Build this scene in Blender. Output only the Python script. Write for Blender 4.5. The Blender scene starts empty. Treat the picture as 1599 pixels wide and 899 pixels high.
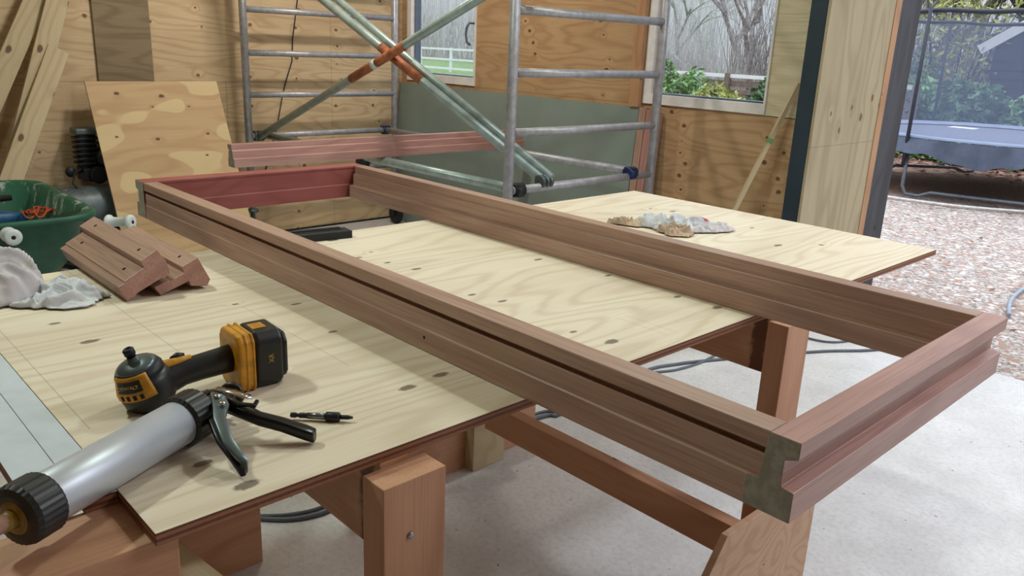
import bpy, bmesh, math, random
from mathutils import Vector, Matrix, noise as mnoise
R = math.radians
S = bpy.context.scene
C = bpy.data.collections.new('place'); S.collection.children.link(C)
random.seed(7)

# ------------------------------------------------------------------ camera
FPX = 1260.3327
CAM = Vector((0.39075, -0.88445, 1.42131))
ROT = (1.2788535, -0.0423460, 0.8134778)
cd = bpy.data.cameras.new('camera'); cam = bpy.data.objects.new('camera', cd); S.collection.objects.link(cam)
cam.location = CAM; cam.rotation_euler = ROT
cd.sensor_width = 36; cd.lens = FPX * 36 / 1599; cd.clip_start = .05; cd.clip_end = 300
S.camera = cam
# ------------------------------------------------------------------ light
S.view_settings.view_transform = 'Standard'; S.view_settings.look = 'None'
S.view_settings.gamma = 1; S.view_settings.use_curve_mapping = False
S.view_settings.exposure = 0.0
W = bpy.data.worlds.new('overcast'); S.world = W; W.use_nodes = True
bgn = W.node_tree.nodes['Background']
# overcast sky: the zenith is several times brighter than the horizon
wt = W.node_tree; _c = wt.nodes.new('ShaderNodeTexCoord'); _s = wt.nodes.new('ShaderNodeSeparateXYZ'); wt.links.new(_c.outputs['Generated'], _s.inputs[0])
_m = wt.nodes.new('ShaderNodeMapRange'); _m.inputs[1].default_value = .1; _m.inputs[2].default_value = .9; _m.inputs[3].default_value = .80; _m.inputs[4].default_value = 3.4
wt.links.new(_s.outputs[2], _m.inputs[0]); wt.links.new(_m.outputs[0], bgn.inputs[1]); bgn.inputs[0].default_value = (0.88, 0.93, 1.0, 1)
def area(name, loc, sx, sy, power, col, tgt=None):
    l = bpy.data.lights.new(name, 'AREA'); l.shape = 'RECTANGLE'; l.size = sx; l.size_y = sy; l.energy = power; l.color = col
    o = bpy.data.objects.new(name, l); C.objects.link(o); o.location = loc
    if tgt: o.rotation_euler = (Vector(tgt) - Vector(loc)).to_track_quat('-Z', 'Y').to_euler()
    return o
LCOL = (0.88, 1.0, 0.88)
area('overhead_light', (-2.3, -0.9, 3.0), .35, .12, 29, LCOL, (-1.2, .1, .8))
area('overhead_light', (-1.3, 1.5, 3.05), .35, .12, 22, LCOL, (-1.2, .6, .8))
area('overhead_light', (-3.3, 1.6, 3.05), .35, .12, 36, (1.0, .94, .84), (-4.6, 2.0, .9))
area('overhead_light', (0.9, 2.2, 3.1), 1.2, .3, 52, (.90, .94, 1.0), (.4, 2.0, 0))  # extra cool light added to brighten the doorway floor, no known fixture there

# ------------------------------------------------------------------ materials
def lin(c):
    return tuple(((v/255)/12.92 if v/255 <= .04045 else ((v/255+.055)/1.055)**2.4) for v in c) + (1,)
class N:
    def __init__(s, name):
        s.m = bpy.data.materials.new(name); s.m.use_nodes = True; s.t = s.m.node_tree; s.b = s.t.nodes['Principled BSDF']
    def n(s, typ, **k):
        d = s.t.nodes.new(typ)
        for a, v in k.items(): setattr(d, a, v)
        return d
    def L(s, a, b): s.t.links.new(a, b)
    def put(s, sock, v):
        if isinstance(v, bpy.types.NodeSocket): s.L(v, sock)
        elif v is not None: sock.default_value = v
    def math(s, op, a, b=None, c=None, clamp=False):
        d = s.n('ShaderNodeMath', operation=op); d.use_clamp = clamp
        s.put(d.inputs[0], a); s.put(d.inputs[1], b)
        if c is not None: s.put(d.inputs[2], c)
        return d.outputs[0]
    def mix(s, f, a, b, mode='MIX'):
        d = s.n('ShaderNodeMix', data_type='RGBA', blend_type=mode)
        s.put(d.inputs[0], f); s.put(d.inputs[6], a); s.put(d.inputs[7], b); return d.outputs[2]
    def vm(s, op, a, b):
        d = s.n('ShaderNodeVectorMath', operation=op); s.put(d.inputs[0], a); s.put(d.inputs[1], b)
        return d.outputs[1] if op in ('LENGTH', 'DISTANCE', 'DOT_PRODUCT') else d.outputs[0]
    def noise(s, v, scale, detail=2, rough=.5, dist=0):
        d = s.n('ShaderNodeTexNoise'); s.put(d.inputs['Vector'], v); d.inputs['Scale'].default_value = scale
        d.inputs['Detail'].default_value = detail; d.inputs['Roughness'].default_value = rough; d.inputs['Distortion'].default_value = dist
        return d.outputs[0]
    def ramp(s, f, lo, hi):
        d = s.n('ShaderNodeMapRange'); d.interpolation_type = 'SMOOTHSTEP'
        s.put(d.inputs[0], f); d.inputs[1].default_value = lo; d.inputs[2].default_value = hi; return d.outputs[0]
    def obj(s, axes='XYZ'):
        tc = s.n('ShaderNodeTexCoord').outputs['Object']
        if axes == 'XYZ': return tc
        sp = s.n('ShaderNodeSeparateXYZ'); s.L(tc, sp.inputs[0]); cb = s.n('ShaderNodeCombineXYZ')
        for i, a in enumerate(axes): s.L(sp.outputs['XYZ'.index(a)], cb.inputs[i])
        return cb.outputs[0]
    def bump(s, h, st=.3, d=.002):
        b = s.n('ShaderNodeBump'); b.inputs['Strength'].default_value = st; b.inputs['Distance'].default_value = d
        s.put(b.inputs['Height'], h); s.L(b.outputs[0], s.b.inputs['Normal'])
    def fin(s, col, rough=.6, metal=0, spec=None):
        s.put(s.b.inputs['Base Color'], col); s.put(s.b.inputs['Roughness'], rough); s.b.inputs['Metallic'].default_value = metal
        if spec is not None: s.b.inputs['Specular IOR Level'].default_value = spec
        return s.m
def plain(name, c, rough=.5, metal=0, spec=None, var=.12, vs=20, dirt=None):
    k = N(name); v = k.obj(); n1 = k.noise(v, vs, 4, .6)
    c = lin(c); d = tuple(x*(1-var*2) for x in c[:3]) + (1,)
    col = k.mix(k.ramp(n1, .35, .65), d, c)
    if dirt:
        n2 = k.noise(v, dirt[1], 5, .7); col = k.mix(k.ramp(n2, dirt[2], dirt[2]+.12), col, lin(dirt[0]))
    return k.fin(col, rough, metal, spec)
def desat(c, f):
    l = .3*c[0]+.59*c[1]+.11*c[2]; return tuple(v*(1-f)+l*f for v in c)
def wood(name, light, mid, dark, axes='XYZ', rings=9, knots=(1.0, 3.0, .06), knotcol=None, rough=.55, fine=.35, spots=(), lines=(), tone=.25, gate=.55, stretch=.45, bumpst=.15, spec=.3, seams=None, ringw=.5, blotch=None, ds=.30, asp=1.5, rnd=.8):
    k = N(name); v = k.obj(axes); light, mid, dark = [lin(desat(c_, ds)) for c_ in (light, mid, dark)]
    vs = k.vm('MULTIPLY', v, (stretch, 2.6, 2.6))
    n0 = k.noise(vs, 1.0, 2, .5, .25)
    kmask = None
    if knots:
        v2 = k.vm('MULTIPLY', v, (knots[0], knots[1], 0))
        w = k.n('ShaderNodeTexVoronoi', voronoi_dimensions='2D', feature='F1'); k.L(v2, w.inputs['Vector']); w.inputs['Scale'].default_value = 1; w.inputs['Randomness'].default_value = rnd
        sep = k.n('ShaderNodeSeparateColor'); k.L(w.outputs['Color'], sep.inputs[0])
        g = k.math('GREATER_THAN', sep.outputs[0], 1-gate)
        rad = k.math('MULTIPLY', k.math('ADD', k.math('MULTIPLY', sep.outputs[1], .8), .35), knots[2])
        dv_ = k.vm('MULTIPLY', k.vm('SUBTRACT', w.outputs['Position'], v2), (1/(knots[0]*asp), 1/knots[1], 0))
        q = k.math('DIVIDE', k.vm('LENGTH', dv_, None), rad)
        wob = k.math('ADD', q, k.math('MULTIPLY', k.math('SUBTRACT', k.noise(v, 70, 3), .5), 1.1))
        kmask = k.math('MULTIPLY', k.math('SUBTRACT', 1, k.ramp(wob, .7, 1.25)), g)
        halo = k.math('MULTIPLY', k.math('SUBTRACT', 1, k.ramp(q, .5, 5)), g)
        n0 = k.math('ADD', n0, k.math('MULTIPLY', halo, .035))
    n0 = k.math('ADD', n0, k.math('MULTIPLY', k.noise(k.vm('MULTIPLY', v, (1.5, 14, 14)), 1, 3, .55), .05))
    r = k.math('PINGPONG', k.math('MULTIPLY', n0, rings*3.4), 1.0)
    r = k.ramp(r, .35, 1.0)
    f = k.noise(k.vm('MULTIPLY', v, (6, 230, 230)), 1, 3, .6)
    t = k.noise(k.vm('MULTIPLY', v, (.7, 4, 4)), 1.3, 3, .55)
    col = k.mix(k.math('MULTIPLY', r, ringw), light, mid)
    col = k.mix(k.math('MULTIPLY', k.ramp(f, .4, .75), fine), col, mid)
    col = k.mix(k.math('MULTIPLY', k.ramp(t, .4, .75), tone), col, dark)
    if blotch:
        bn = k.noise(k.vm('MULTIPLY', v, (2.2, 4.5, 4.5)), 1.0, 1, .4)
        col = k.mix(k.math('MULTIPLY', k.ramp(bn, blotch[1], blotch[1]+.02), blotch[2]), col, lin(blotch[0]))
    kc = lin(knotcol) if knotcol else dark
    if kmask is not None: col = k.mix(k.math('MULTIPLY', kmask, .85), col, kc)
    if spots:
        acc = None
        for (x, y, a, b) in spots:
            dv = k.vm('MULTIPLY', k.vm('SUBTRACT', v, (x, y, 0)), (1/a, 1/b, 0))
            dd = k.vm('LENGTH', dv, None)
            acc = dd if acc is None else k.math('MINIMUM', acc, dd)
        acc = k.math('ADD', acc, k.math('MULTIPLY', k.math('SUBTRACT', k.noise(v, 90, 3), .5), .8))
        col = k.mix(k.math('MULTIPLY', k.math('SUBTRACT', 1, k.ramp(acc, .65, 1.1)), .8), col, kc)
    for (ax, pos, w_, lo, hi) in lines:      # thin pencil lines / sheet joints
        sp = k.n('ShaderNodeSeparateXYZ'); k.L(v, sp.inputs[0])
        d = k.math('ABSOLUTE', k.math('SUBTRACT', sp.outputs[ax], pos))
        msk = k.math('SUBTRACT', 1, k.ramp(d, w_*.5, w_))
        o = sp.outputs[1-ax]
        msk = k.math('MULTIPLY', msk, k.math('MULTIPLY', k.math('GREATER_THAN', o, lo), k.math('LESS_THAN', o, hi)))
        col = k.mix(k.math('MULTIPLY', msk, .35), col, (0.09, .08, .07, 1))
    k.bump(f, bumpst, .0006)
    return k.fin(col, rough, 0, spec)

# the table sheet: grain runs along Y, so axes are (Y, X, Z)
KN = [(-.475,-.513,.020,.011),(-.496,-.603,.017,.008),(-.467,-1.171,.02,.010),(-.125,-.636,.019,.010),(-.046,-.646,.018,.009),(-.488,-1.313,.013,.007),
      (.334,-.569,.022,.011),(.313,-.656,.012,.006),(.336,-.897,.015,.007),(.674,-1.118,.018,.008),(.339,-1.23,.017,.009),(.314,-1.324,.013,.007),(.281,-1.41,.014,.007),
      (.311,-.976,.013,.007),(1.434,-.81,.022,.010),(1.597,-1.33,.02,.010),(.712,-.565,.018,.009),(.707,-.673,.014,.007),(.712,-.896,.014,.007),(.328,-1.617,.02,.01),
      (1.6,-1.0,.014,.007),(1.1,-.75,.014,.007),(1.2,-1.5,.016,.008),(-.2,-1.02,.013,.006),(-.08,-.95,.012,.006),(-.05,-1.15,.014,.006)]
M = {}
M['sheet'] = wood('bench_plywood', (232,219,196), (198,172,140), (196,174,146), 'YXZ', 13, (1.7,4.7,.008), (88,74,62), .5, .3,
      spots=KN, lines=[(0,-.359,.0012,-1.7,-.9),(0,-.579,.0012,-1.45,-.8),(0,-.150,.0012,-1.2,-.78),(1,-.72,.001,-.5,-.33),(0,.46,.001,-.66,-.52),(0,.49,.001,-.66,-.52)], gate=.3, tone=.35, ringw=.40, ds=.14)
def edge_mat():
    k = N('plywood_edge'); v = k.obj(); sp = k.n('ShaderNodeSeparateXYZ'); k.L(v, sp.inputs[0])
    s_ = k.math('PINGPONG', k.math('MULTIPLY', sp.outputs[2], 220), 1.0)
    n_ = k.noise(v, 130, 3)
    col = k.mix(k.ramp(k.math('ADD', s_, k.math('MULTIPLY', n_, .5)), .5, .95), lin((104,62,44)), lin((150,102,74)))
    return k.fin(col, .75)
M['edge'] = edge_mat()
M['wall_l'] = wood('wall_plywood_left', (218,188,142), (184,142,96), (164,126,84), 'YZX', 13, (2.9,9,.012), (104,62,36), .6, .4, gate=.7, rnd=.42, asp=1.3, lines=[(1,1.098,.004,-5,5),(0,1.62,.004,0,1.1),(0,2.45,.003,-9,9)], ds=.22)
M['wall_b'] = wood('wall_plywood_back', (192,154,108), (160,112,72), (146,100,62), 'XZY', 13, (1.6,14,.011), (84,46,28), .6, .4, gate=.75, rnd=.30, asp=1.3, lines=[(1,1.117,.004,-5,0)], ds=.18)
M['wall_p'] = wood('wall_plywood_pale', (214,200,158), (188,168,122), (176,154,112), 'XZY', 15, (3.2,6,.008), (100,76,50), .6, .45, gate=.3)
M['jamb'] = wood('jamb_plywood', (178,160,118), (152,128,88), (138,110,74), 'ZYX', 7, (1.0,9,.016), (104,68,42), .6, .35, gate=.8, rnd=.25, asp=1.3, lines=[(0,1.0,.003,0,9)])
M['oldply'] = wood('weathered_plywood', (150,126,90), (116,92,60), (100,76,50), 'YZX', 14, (3,6,.01), (84,58,36), .65, .4, gate=.3)
M['lean'] = wood('patched_plywood', (198,164,118), (178,138,94), (164,124,82), 'XYZ', 8, (4.2,6.5,.012), (58,34,26), .6, .35, gate=.55, blotch=((212,192,148), .53, .7), ds=.15)
M['pine'] = wood('pine', (206,182,134), (180,146,96), (166,132,86), 'XYZ', 7, (2.6,8,.013), (84,54,36), .55, .35, gate=.5, asp=1.6)
BP = ((206,154,120), (176,118,86), (158,100,72))
M['beam'] = wood('trestle_pine', *BP, 'XYZ', 6, (3.0,7,.013), (88,42,26), .55, .4, gate=.5, ds=.1)
M['beamv'] = wood('trestle_pine_upright', *BP, 'ZYX', 7, (3.0,9,.010), (88,42,26), .55, .4, gate=.5, ds=.1)
M['beamy'] = wood('trestle_pine_cross', *BP, 'YZX', 7, (3.0,7,.014), (88,42,26), .55, .4, gate=.6, ds=.1)
M['gusset'] = wood('gusset_plywood', (204,166,136), (178,132,102), (160,114,86), 'YZX', 12, (7,12,.004), (84,56,40), .6, .35, gate=.3, stretch=2.2, ds=.1)
HB = ((184,147,128), (148,109,92), (130,91,76))
HR = ((196,144,132), (164,108,98), (146,92,82))
M['hard'] = wood('sanded_hardwood_brown', *HB, 'XYZ', 6, None, None, .42, .75, tone=.5, stretch=.3, bumpst=.4, spec=.55, ds=.12)
M['hardr'] = wood('sanded_hardwood_red', *HR, 'XYZ', 7, None, None, .42, .7, tone=.55, stretch=.5, bumpst=.4, spec=.55, ds=.18)
M['hardk'] = wood('sanded_hardwood_deep_red', (164,92,86), (142,72,68), (124,58,54), 'XYZ', 8, (2.2,5,.006), (92,40,40), .5, .45, tone=.4, stretch=1.2, bumpst=.25, gate=.4, ds=.05)
M['grain_end'] = plain('sealed_end_grain', (158,154,140), .6, var=.14, vs=60)
M['white'] = plain('white_melamine', (206,216,226), .35, var=.04)
def concrete():
    k = N('concrete'); v = k.obj(); a = k.noise(v, 2.2, 6, .65); b = k.noise(v, 55, 4, .7); c_ = k.noise(v, 9, 5, .7, .6)
    col = k.mix(k.ramp(a, .3, .7), lin((196,195,196)), lin((222,222,224)))
    col = k.mix(k.math('MULTIPLY', k.ramp(b, .4, .7), .35), col, lin((160,158,156)))
    col = k.mix(k.math('MULTIPLY', k.ramp(c_, .62, .7), .5), col, lin((214,214,214)))
    s_ = k.noise(v, 38, 1, .5); col = k.mix(k.math('MULTIPLY', k.ramp(s_, .76, .8), .8), col, lin((82,78,74)))
    k.bump(b, .2, .0015); return k.fin(col, .38, 0, .55)
M['concrete'] = concrete()
def gravel():
    k = N('gravel_and_leaves'); v = k.obj(); w = k.n('ShaderNodeTexVoronoi'); k.L(v, w.inputs['Vector']); w.inputs['Scale'].default_value = 60
    w2 = k.n('ShaderNodeTexVoronoi'); k.L(v, w2.inputs['Vector']); w2.inputs['Scale'].default_value = 30
    sp = k.n('ShaderNodeSeparateColor'); k.L(w.outputs['Color'], sp.inputs[0]); s2 = k.n('ShaderNodeSeparateColor'); k.L(w2.outputs['Color'], s2.inputs[0])
    col = k.mix(sp.outputs[0], lin((118,106,100)), lin((196,188,184)))
    col = k.mix(k.math('GREATER_THAN', s2.outputs[0], .8), col, lin((158,132,118)))
    col = k.mix(k.math('GREATER_THAN', s2.outputs[1], .9), col, lin((206,198,192)))
    y = k.n('ShaderNodeSeparateXYZ'); k.L(v, y.inputs[0])
    far = k.ramp(k.math('ADD', k.math('ADD', y.outputs[1], k.math('MULTIPLY', y.outputs[0], -.45)), k.math('MULTIPLY', k.noise(v, 1.2, 3), 1.0)), 10.3, 10.9)
    dirt = k.mix(sp.outputs[1], lin((112,84,68)), lin((164,132,112)))
    col = k.mix(k.math('MULTIPLY', far, .9), col, dirt)
    k.bump(w.outputs['Distance'], .8, .01); return k.fin(col, .9)
M['gravel'] = gravel()
M['grass'] = plain('meadow_grass', (120,148,96), .9, var=.25, vs=3)
M['tube'] = plain('galvanised_tube', (176,176,182), .42, .35, var=.12, vs=28, dirt=((196,200,200), 60, .66))
M['tubel'] = plain('pale_painted_tube', (168,186,182), .35, .35, var=.12, vs=14)
M['rust'] = plain('orange_brace_paint', (176,104,66), .6, .1, var=.25, vs=24, dirt=((150,140,130), 30, .6))
M['clampb'] = plain('blue_clamp', (30,46,96), .4, .2)
M['clamp'] = plain('cast_clamp', (112,124,124), .45, .7, var=.2)
M['steel'] = plain('dark_blue_steel_paint', (38,54,66), .5, .1, var=.08, vs=5)
M['tarred'] = wood('tarred_timber', (74,76,84), (52,52,58), (40,38,42), 'ZYX', 7, (1.5,5,.012), (20,18,20), .7, .6, gate=.3, tone=.5)
M['orangeedge'] = wood('stained_edge_trim', (196,134,80), (170,104,58), (150,86,46), 'ZYX', 5, (2,12,.01), (110,58,30), .5, .3, ds=.35)
M['uwin'] = plain('primed_window_wood', (228,224,222), .5, var=.05)
M['seal'] = plain('grey_glazing_seal', (92,104,122), .4, var=.05)
M['greybd'] = plain('grey_green_board', (126,140,134), .55, var=.06, vs=2.5)
M['black'] = plain('black_plastic', (26,27,30), .42, var=.15, vs=50)
M['rubber'] = plain('black_rubber', (34,34,36), .75)
M['yellow'] = plain('worn_yellow_plastic', (214,150,34), .45, var=.18, vs=30, dirt=((104,62,28), 42, .62))
M['alu'] = plain('brushed_aluminium', (198,204,214), .42, .45, var=.04, vs=8, dirt=((130,130,134), 22, .72))
M['chrome'] = plain('chrome', (214,218,220), .16, 1, var=.05)
M['satin'] = plain('satin_steel', (126,134,138), .33, .9, var=.1)
M['blackmetal'] = plain('black_lacquered_steel', (22,23,25), .28, .3, var=.05)
M['greymetal'] = plain('grey_lacquered_steel', (110,124,130), .3, .6, var=.1)
M['nozzle'] = plain('stained_clear_nozzle', (178,140,118), .35, var=.15, vs=40)
M['goo'] = plain('yellow_sealant_cap', (158,128,52), .4, var=.2, vs=60)
M['tub'] = plain('green_barrow_plastic', (34,92,70), .5, var=.14, vs=9)
def tubin():
    k = N('green_plastic_with_plaster'); v = k.obj(); n1 = k.noise(k.vm('MULTIPLY', v, (1,1,.35)), 9, 7, .75, .4)
    col = k.mix(k.ramp(n1, .5, .62), lin((40,98,76)), lin((176,190,184))); return k.fin(col, .7)
M['tubin'] = tubin()
M['plaster'] = plain('dusty_plaster', (176,186,182), .9, var=.15, vs=14)
M['grip'] = plain('white_grip', (212,222,222), .45, var=.06)
M['frame_green'] = plain('dark_green_tube', (26,44,38), .5, .2)
M['blue'] = plain('blue_tool_plastic', (24,84,132), .45, var=.12)
M['orange'] = plain('orange_cord', (196,86,50), .5)
M['tank'] = plain('grey_tank', (96,108,112), .45, .3, dirt=((170,176,176), 18, .6))
M['dark'] = plain('dark_casting', (34,38,44), .5, .3)
M['cable'] = plain('grey_cable', (92,98,108), .5)
M['hose'] = plain('grey_blue_hose', (150,162,180), .5)
M['hosew'] = plain('pale_hose', (214,212,208), .5)
M['ragw'] = plain('white_cotton', (206,200,206), .9, var=.12, vs=14, dirt=((178,174,166), 9, .6))
M['ragl'] = plain('pale_blue_cotton', (206,208,214), .9, var=.1, vs=14, dirt=((190,172,140), 18, .64))
M['ragt'] = plain('beige_cloth', (196,172,148), .9, var=.18, vs=18)
M['ragg'] = plain('pale_teal_cloth', (200,202,206), .9, var=.14, vs=22, dirt=((206,206,212), 16, .5))
M['ragp'] = plain('pink_cloth', (196,104,120), .9, var=.14, vs=18)
M['pad'] = plain('blue_grey_pad', (128,142,170), .6, var=.08, vs=6)
M['skirt'] = plain('grey_blue_skirt', (72,82,104), .6, var=.12, vs=9)
M['mat'] = plain('black_jump_mat', (116,124,148), .8)
M['pole'] = plain('foam_sleeved_pole', (46,54,66), .6)
M['poleg'] = plain('galvanised_leg', (120,126,136), .45, .5)
M['leaf'] = plain('laurel_leaf', (130,176,112), .45, var=.3, vs=3)
M['leafd'] = plain('dark_laurel_leaf', (98,140,98), .5, var=.3, vs=3)
M['leafy'] = plain('yellow_green_leaf', (186,192,112), .6, var=.3, vs=3)
M['bark'] = plain('hazed_grey_bark', (172,166,166), .9, var=.25, vs=12)  # grey bark, paled so that distant mist is carried in its colour
M['barkd'] = plain('dark_bark', (72,70,68), .9, var=.25, vs=12)
M['twig'] = plain('hazed_winter_twigs', (206,202,204), .9, var=.15, vs=2)  # twigs painted near white, standing in for the haze of misty air
M['fence'] = plain('white_fence_paint', (232,234,236), .6, var=.04)
M['fencew'] = plain('weathered_fence', (128,112,104), .8, var=.2)
M['shed'] = plain('black_shed_boards', (44,46,56), .8, var=.2, vs=5)
M['barge'] = plain('white_bargeboard', (226,230,236), .6, var=.03)
M['litter'] = plain('fallen_leaves', (172,128,112), .85, var=.4, vs=5)
M['screw'] = plain('zinc_screw', (170,172,170), .35, .8)
M['hole'] = plain('dark_hole', (34,22,18), .9)
M['text'] = plain('worn_yellow_print', (196,160,70), .6)
def glass():
    m = bpy.data.materials.new('window_glass'); m.use_nodes = True; t = m.node_tree; t.nodes.clear()
    o = t.nodes.new('ShaderNodeOutputMaterial'); a = t.nodes.new('ShaderNodeBsdfTransparent'); g = t.nodes.new('ShaderNodeBsdfGlossy'); g.inputs['Roughness'].default_value = .03
    x = t.nodes.new('ShaderNodeMixShader'); x.inputs[0].default_value = .06; a.inputs[0].default_value = (.93,.96,.96,1)
    t.links.new(a.outputs[0], x.inputs[1]); t.links.new(g.outputs[0], x.inputs[2]); t.links.new(x.outputs[0], o.inputs[0]); return m
M['glass'] = glass()
def net():
    m = bpy.data.materials.new('enclosure_net'); m.use_nodes = True; t = m.node_tree; t.nodes.clear()
    o = t.nodes.new('ShaderNodeOutputMaterial'); a = t.nodes.new('ShaderNodeBsdfTransparent'); g = t.nodes.new('ShaderNodeBsdfDiffuse'); g.inputs[0].default_value = lin((126,138,164))
    x = t.nodes.new('ShaderNodeMixShader'); x.inputs[0].default_value = .30
    t.links.new(a.outputs[0], x.inputs[1]); t.links.new(g.outputs[0], x.inputs[2]); t.links.new(x.outputs[0], o.inputs[0]); return m
M['net'] = net()

# ------------------------------------------------------------------ builders
class B:
    def __init__(s): s.bm = bmesh.new()
    def _add(s, vs, fs, mi=0, T=None, smooth=False):
        V = [s.bm.verts.new((T @ Vector(v)) if T is not None else v) for v in vs]
        for f in fs:
            try: F = s.bm.faces.new([V[i] for i in f]); F.material_index = mi; F.smooth = smooth
            except ValueError: pass
        return s
    def box(s, lo, hi, mi=0, T=None, mitop=None):
        (a, b, c), (d, e, f) = lo, hi
        vs = [(a,b,c),(d,b,c),(d,e,c),(a,e,c),(a,b,f),(d,b,f),(d,e,f),(a,e,f)]
        s._add(vs, [(3,2,1,0),(4,5,6,7)], mi if mitop is None else mitop, T)
        V = [(T @ Vector(v)) if T is not None else Vector(v) for v in vs]
        return s._add(vs, [(0,1,5,4),(1,2,6,5),(2,3,7,6),(3,0,4,7)], mi, T)
    def prism(s, poly, a, b, mi=0, miend=None, T=None, axis='X'):
        """poly of (p,q); axis X: (x,p,q); Y: (p,y,q); Z: (p,q,z)"""
        f = {'X': lambda t,p,q:(t,p,q), 'Y': lambda t,p,q:(p,t,q), 'Z': lambda t,p,q:(p,q,t)}[axis]
        n = len(poly); vs = [f(a,*p) for p in poly] + [f(b,*p) for p in poly]
        s._add(vs, [(i,(i+1)%n,n+(i+1)%n,n+i) for i in range(n)], mi, T)
        s._add([f(a,*p) for p in poly], [tuple(range(n))], mi if miend is None else miend, T)
        return s._add([f(b,*p) for p in poly], [tuple(range(n))], mi if miend is None else miend, T)
    def tube(s, pts, r, seg=12, mi=0, T=None, cap=True):
        P = [Vector(p) for p in pts]; n = len(P); rs = r if isinstance(r, (list, tuple)) else [r]*n
        rings = []; up = None
        for i, p in enumerate(P):
            d = (P[min(i+1,n-1)] - P[max(i-1,0)]).normalized()
            if up is None: up = Vector((0,0,1)) if abs(d.z) < .9 else Vector((1,0,0))
            x = d.cross(up).normalized(); y = x.cross(d).normalized(); up = y
            rings.append([p + (x*math.cos(2*math.pi*k/seg) + y*math.sin(2*math.pi*k/seg))*rs[i] for k in range(seg)])
        vs = [v for q in rings for v in q]
        fs = [(i*seg+k, i*seg+(k+1)%seg, (i+1)*seg+(k+1)%seg, (i+1)*seg+k) for i in range(n-1) for k in range(seg)]
        s._add(vs, fs, mi, T, True)
        if cap:
            s._add(rings[0], [tuple(range(seg))], mi, T); s._add(rings[-1], [tuple(range(seg))], mi, T)
        return s
    def lathe(s, prof, p0, ax, seg=28, mi=0, T=None, fac=0, cap=True):
        """prof: list (t along axis, radius)"""
        ax = Vector(ax).normalized(); up = Vector((0,0,1)) if abs(ax.z) < .9 else Vector((1,0,0))
        x = ax.cross(up).normalized(); y = x.cross(ax).normalized(); p0 = Vector(p0); vs = []
        for t, r in prof:
            for k in range(seg):
                rr = r*(1 + (fac if k % 2 else 0)); a = 2*math.pi*k/seg
                vs.append(p0 + ax*t + (x*math.cos(a)+y*math.sin(a))*rr)
        n = len(prof)
        fs = [(i*seg+k, i*seg+(k+1)%seg, (i+1)*seg+(k+1)%seg, (i+1)*seg+k) for i in range(n-1) for k in range(seg)]
        s._add(vs, fs, mi, T, fac == 0)
        if not cap: return s
        if prof[0][1] > 1e-5: s._add(vs[:seg], [tuple(range(seg))], mi, T)
        if prof[-1][1] > 1e-5: s._add(vs[-seg:], [tuple(range(seg))], mi, T)
        return s
    def grid(s, nx, ny, f, mi=0, T=None, smooth=True, closex=False):
        vs = [f(i/(nx if closex else nx-1), j/(ny-1)) for j in range(ny) for i in range(nx)]
        fs = []
        for j in range(ny-1):
            for i in range(nx if closex else nx-1):
                k = (i+1) % nx; fs.append((j*nx+i, j*nx+k, (j+1)*nx+k, (j+1)*nx+i))
        return s._add(vs, fs, mi, T, smooth)
    def make(s, name, mats, parent=None, bevel=0, seg=2, weld=True, solid=0, autos=True):
        if weld: bmesh.ops.remove_doubles(s.bm, verts=s.bm.verts, dist=1e-5)
        bmesh.ops.recalc_face_normals(s.bm, faces=s.bm.faces)
        me = bpy.data.meshes.new(name); s.bm.to_mesh(me); s.bm.free()
        o = bpy.data.objects.new(name, me); C.objects.link(o)
        for m in (mats if isinstance(mats, (list, tuple)) else [mats]): me.materials.append(M[m])
        if solid: d = o.modifiers.new('s', 'SOLIDIFY'); d.thickness = solid; d.offset = 0
        if bevel: d = o.modifiers.new('b', 'BEVEL'); d.width = bevel; d.segments = seg; d.limit_method = 'ANGLE'; d.angle_limit = R(35)
        if parent is not None: o.parent = parent
        return o
def tag(o, label=None, cat=None, group=None, kind=None):
    for k, v in (('label',label),('category',cat),('group',group),('kind',kind)):
        if v: o[k] = v
    return o
def thing(name, label, cat, loc=(0,0,0), rot=(0,0,0), group=None):
    o = bpy.data.objects.new(name, None); C.objects.link(o); o.location = loc; o.rotation_euler = rot; o.empty_display_size = .05
    bpy.context.view_layer.update()
    return tag(o, label, cat, group)
def st(o): o['kind'] = 'structure'; return o
def Tm(loc, rot=(0,0,0)):
    from mathutils import Euler
    return Matrix.Translation(loc) @ Euler(rot).to_matrix().to_4x4()
def frame_from(p0, p1, up=(0,0,1)):
    """matrix whose X runs p0->p1"""
    p0, p1 = Vector(p0), Vector(p1); x = (p1-p0).normalized(); y = Vector(up).cross(x).normalized(); z = x.cross(y)
    m = Matrix((x, y, z)).transposed().to_4x4(); m.translation = p0; return m, (p1-p0).length
def ray(px, py):
    from mathutils import Euler
    return Euler(ROT).to_matrix() @ Vector(((px-799.5)/FPX, -(py-449.5)/FPX, -1))
def at(px, py, ax, val):     # the point of the place measured at that pixel of the photograph, on a plane x/y/z = val
    d = ray(px, py); t = (val - CAM[ax]) / d[ax]; return CAM + d*t

# ================================================================== SETTING
T = .856          # bench top height
XL, YB = -5.1, 3.1
st(B().box((XL-.2,-4.2,-.12),(4.5,3.36,0)).box((XL-.2,3.36,-.12),(-1.49,3.78,0)).make('floor', 'concrete'))
# ground outside
g = B()
g.grid(60, 60, lambda u, v: Vector((-26+44*u, 3.36+42*v, -.03 + .02*mnoise.noise(Vector((u*40, v*40, 0))))), smooth=True)
st(g.make('ground', 'gravel'))
st(B().box((XL-.12,-4.2,0),(XL,YB+.12,3.2)).make('wall_left', 'wall_l'))
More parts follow.
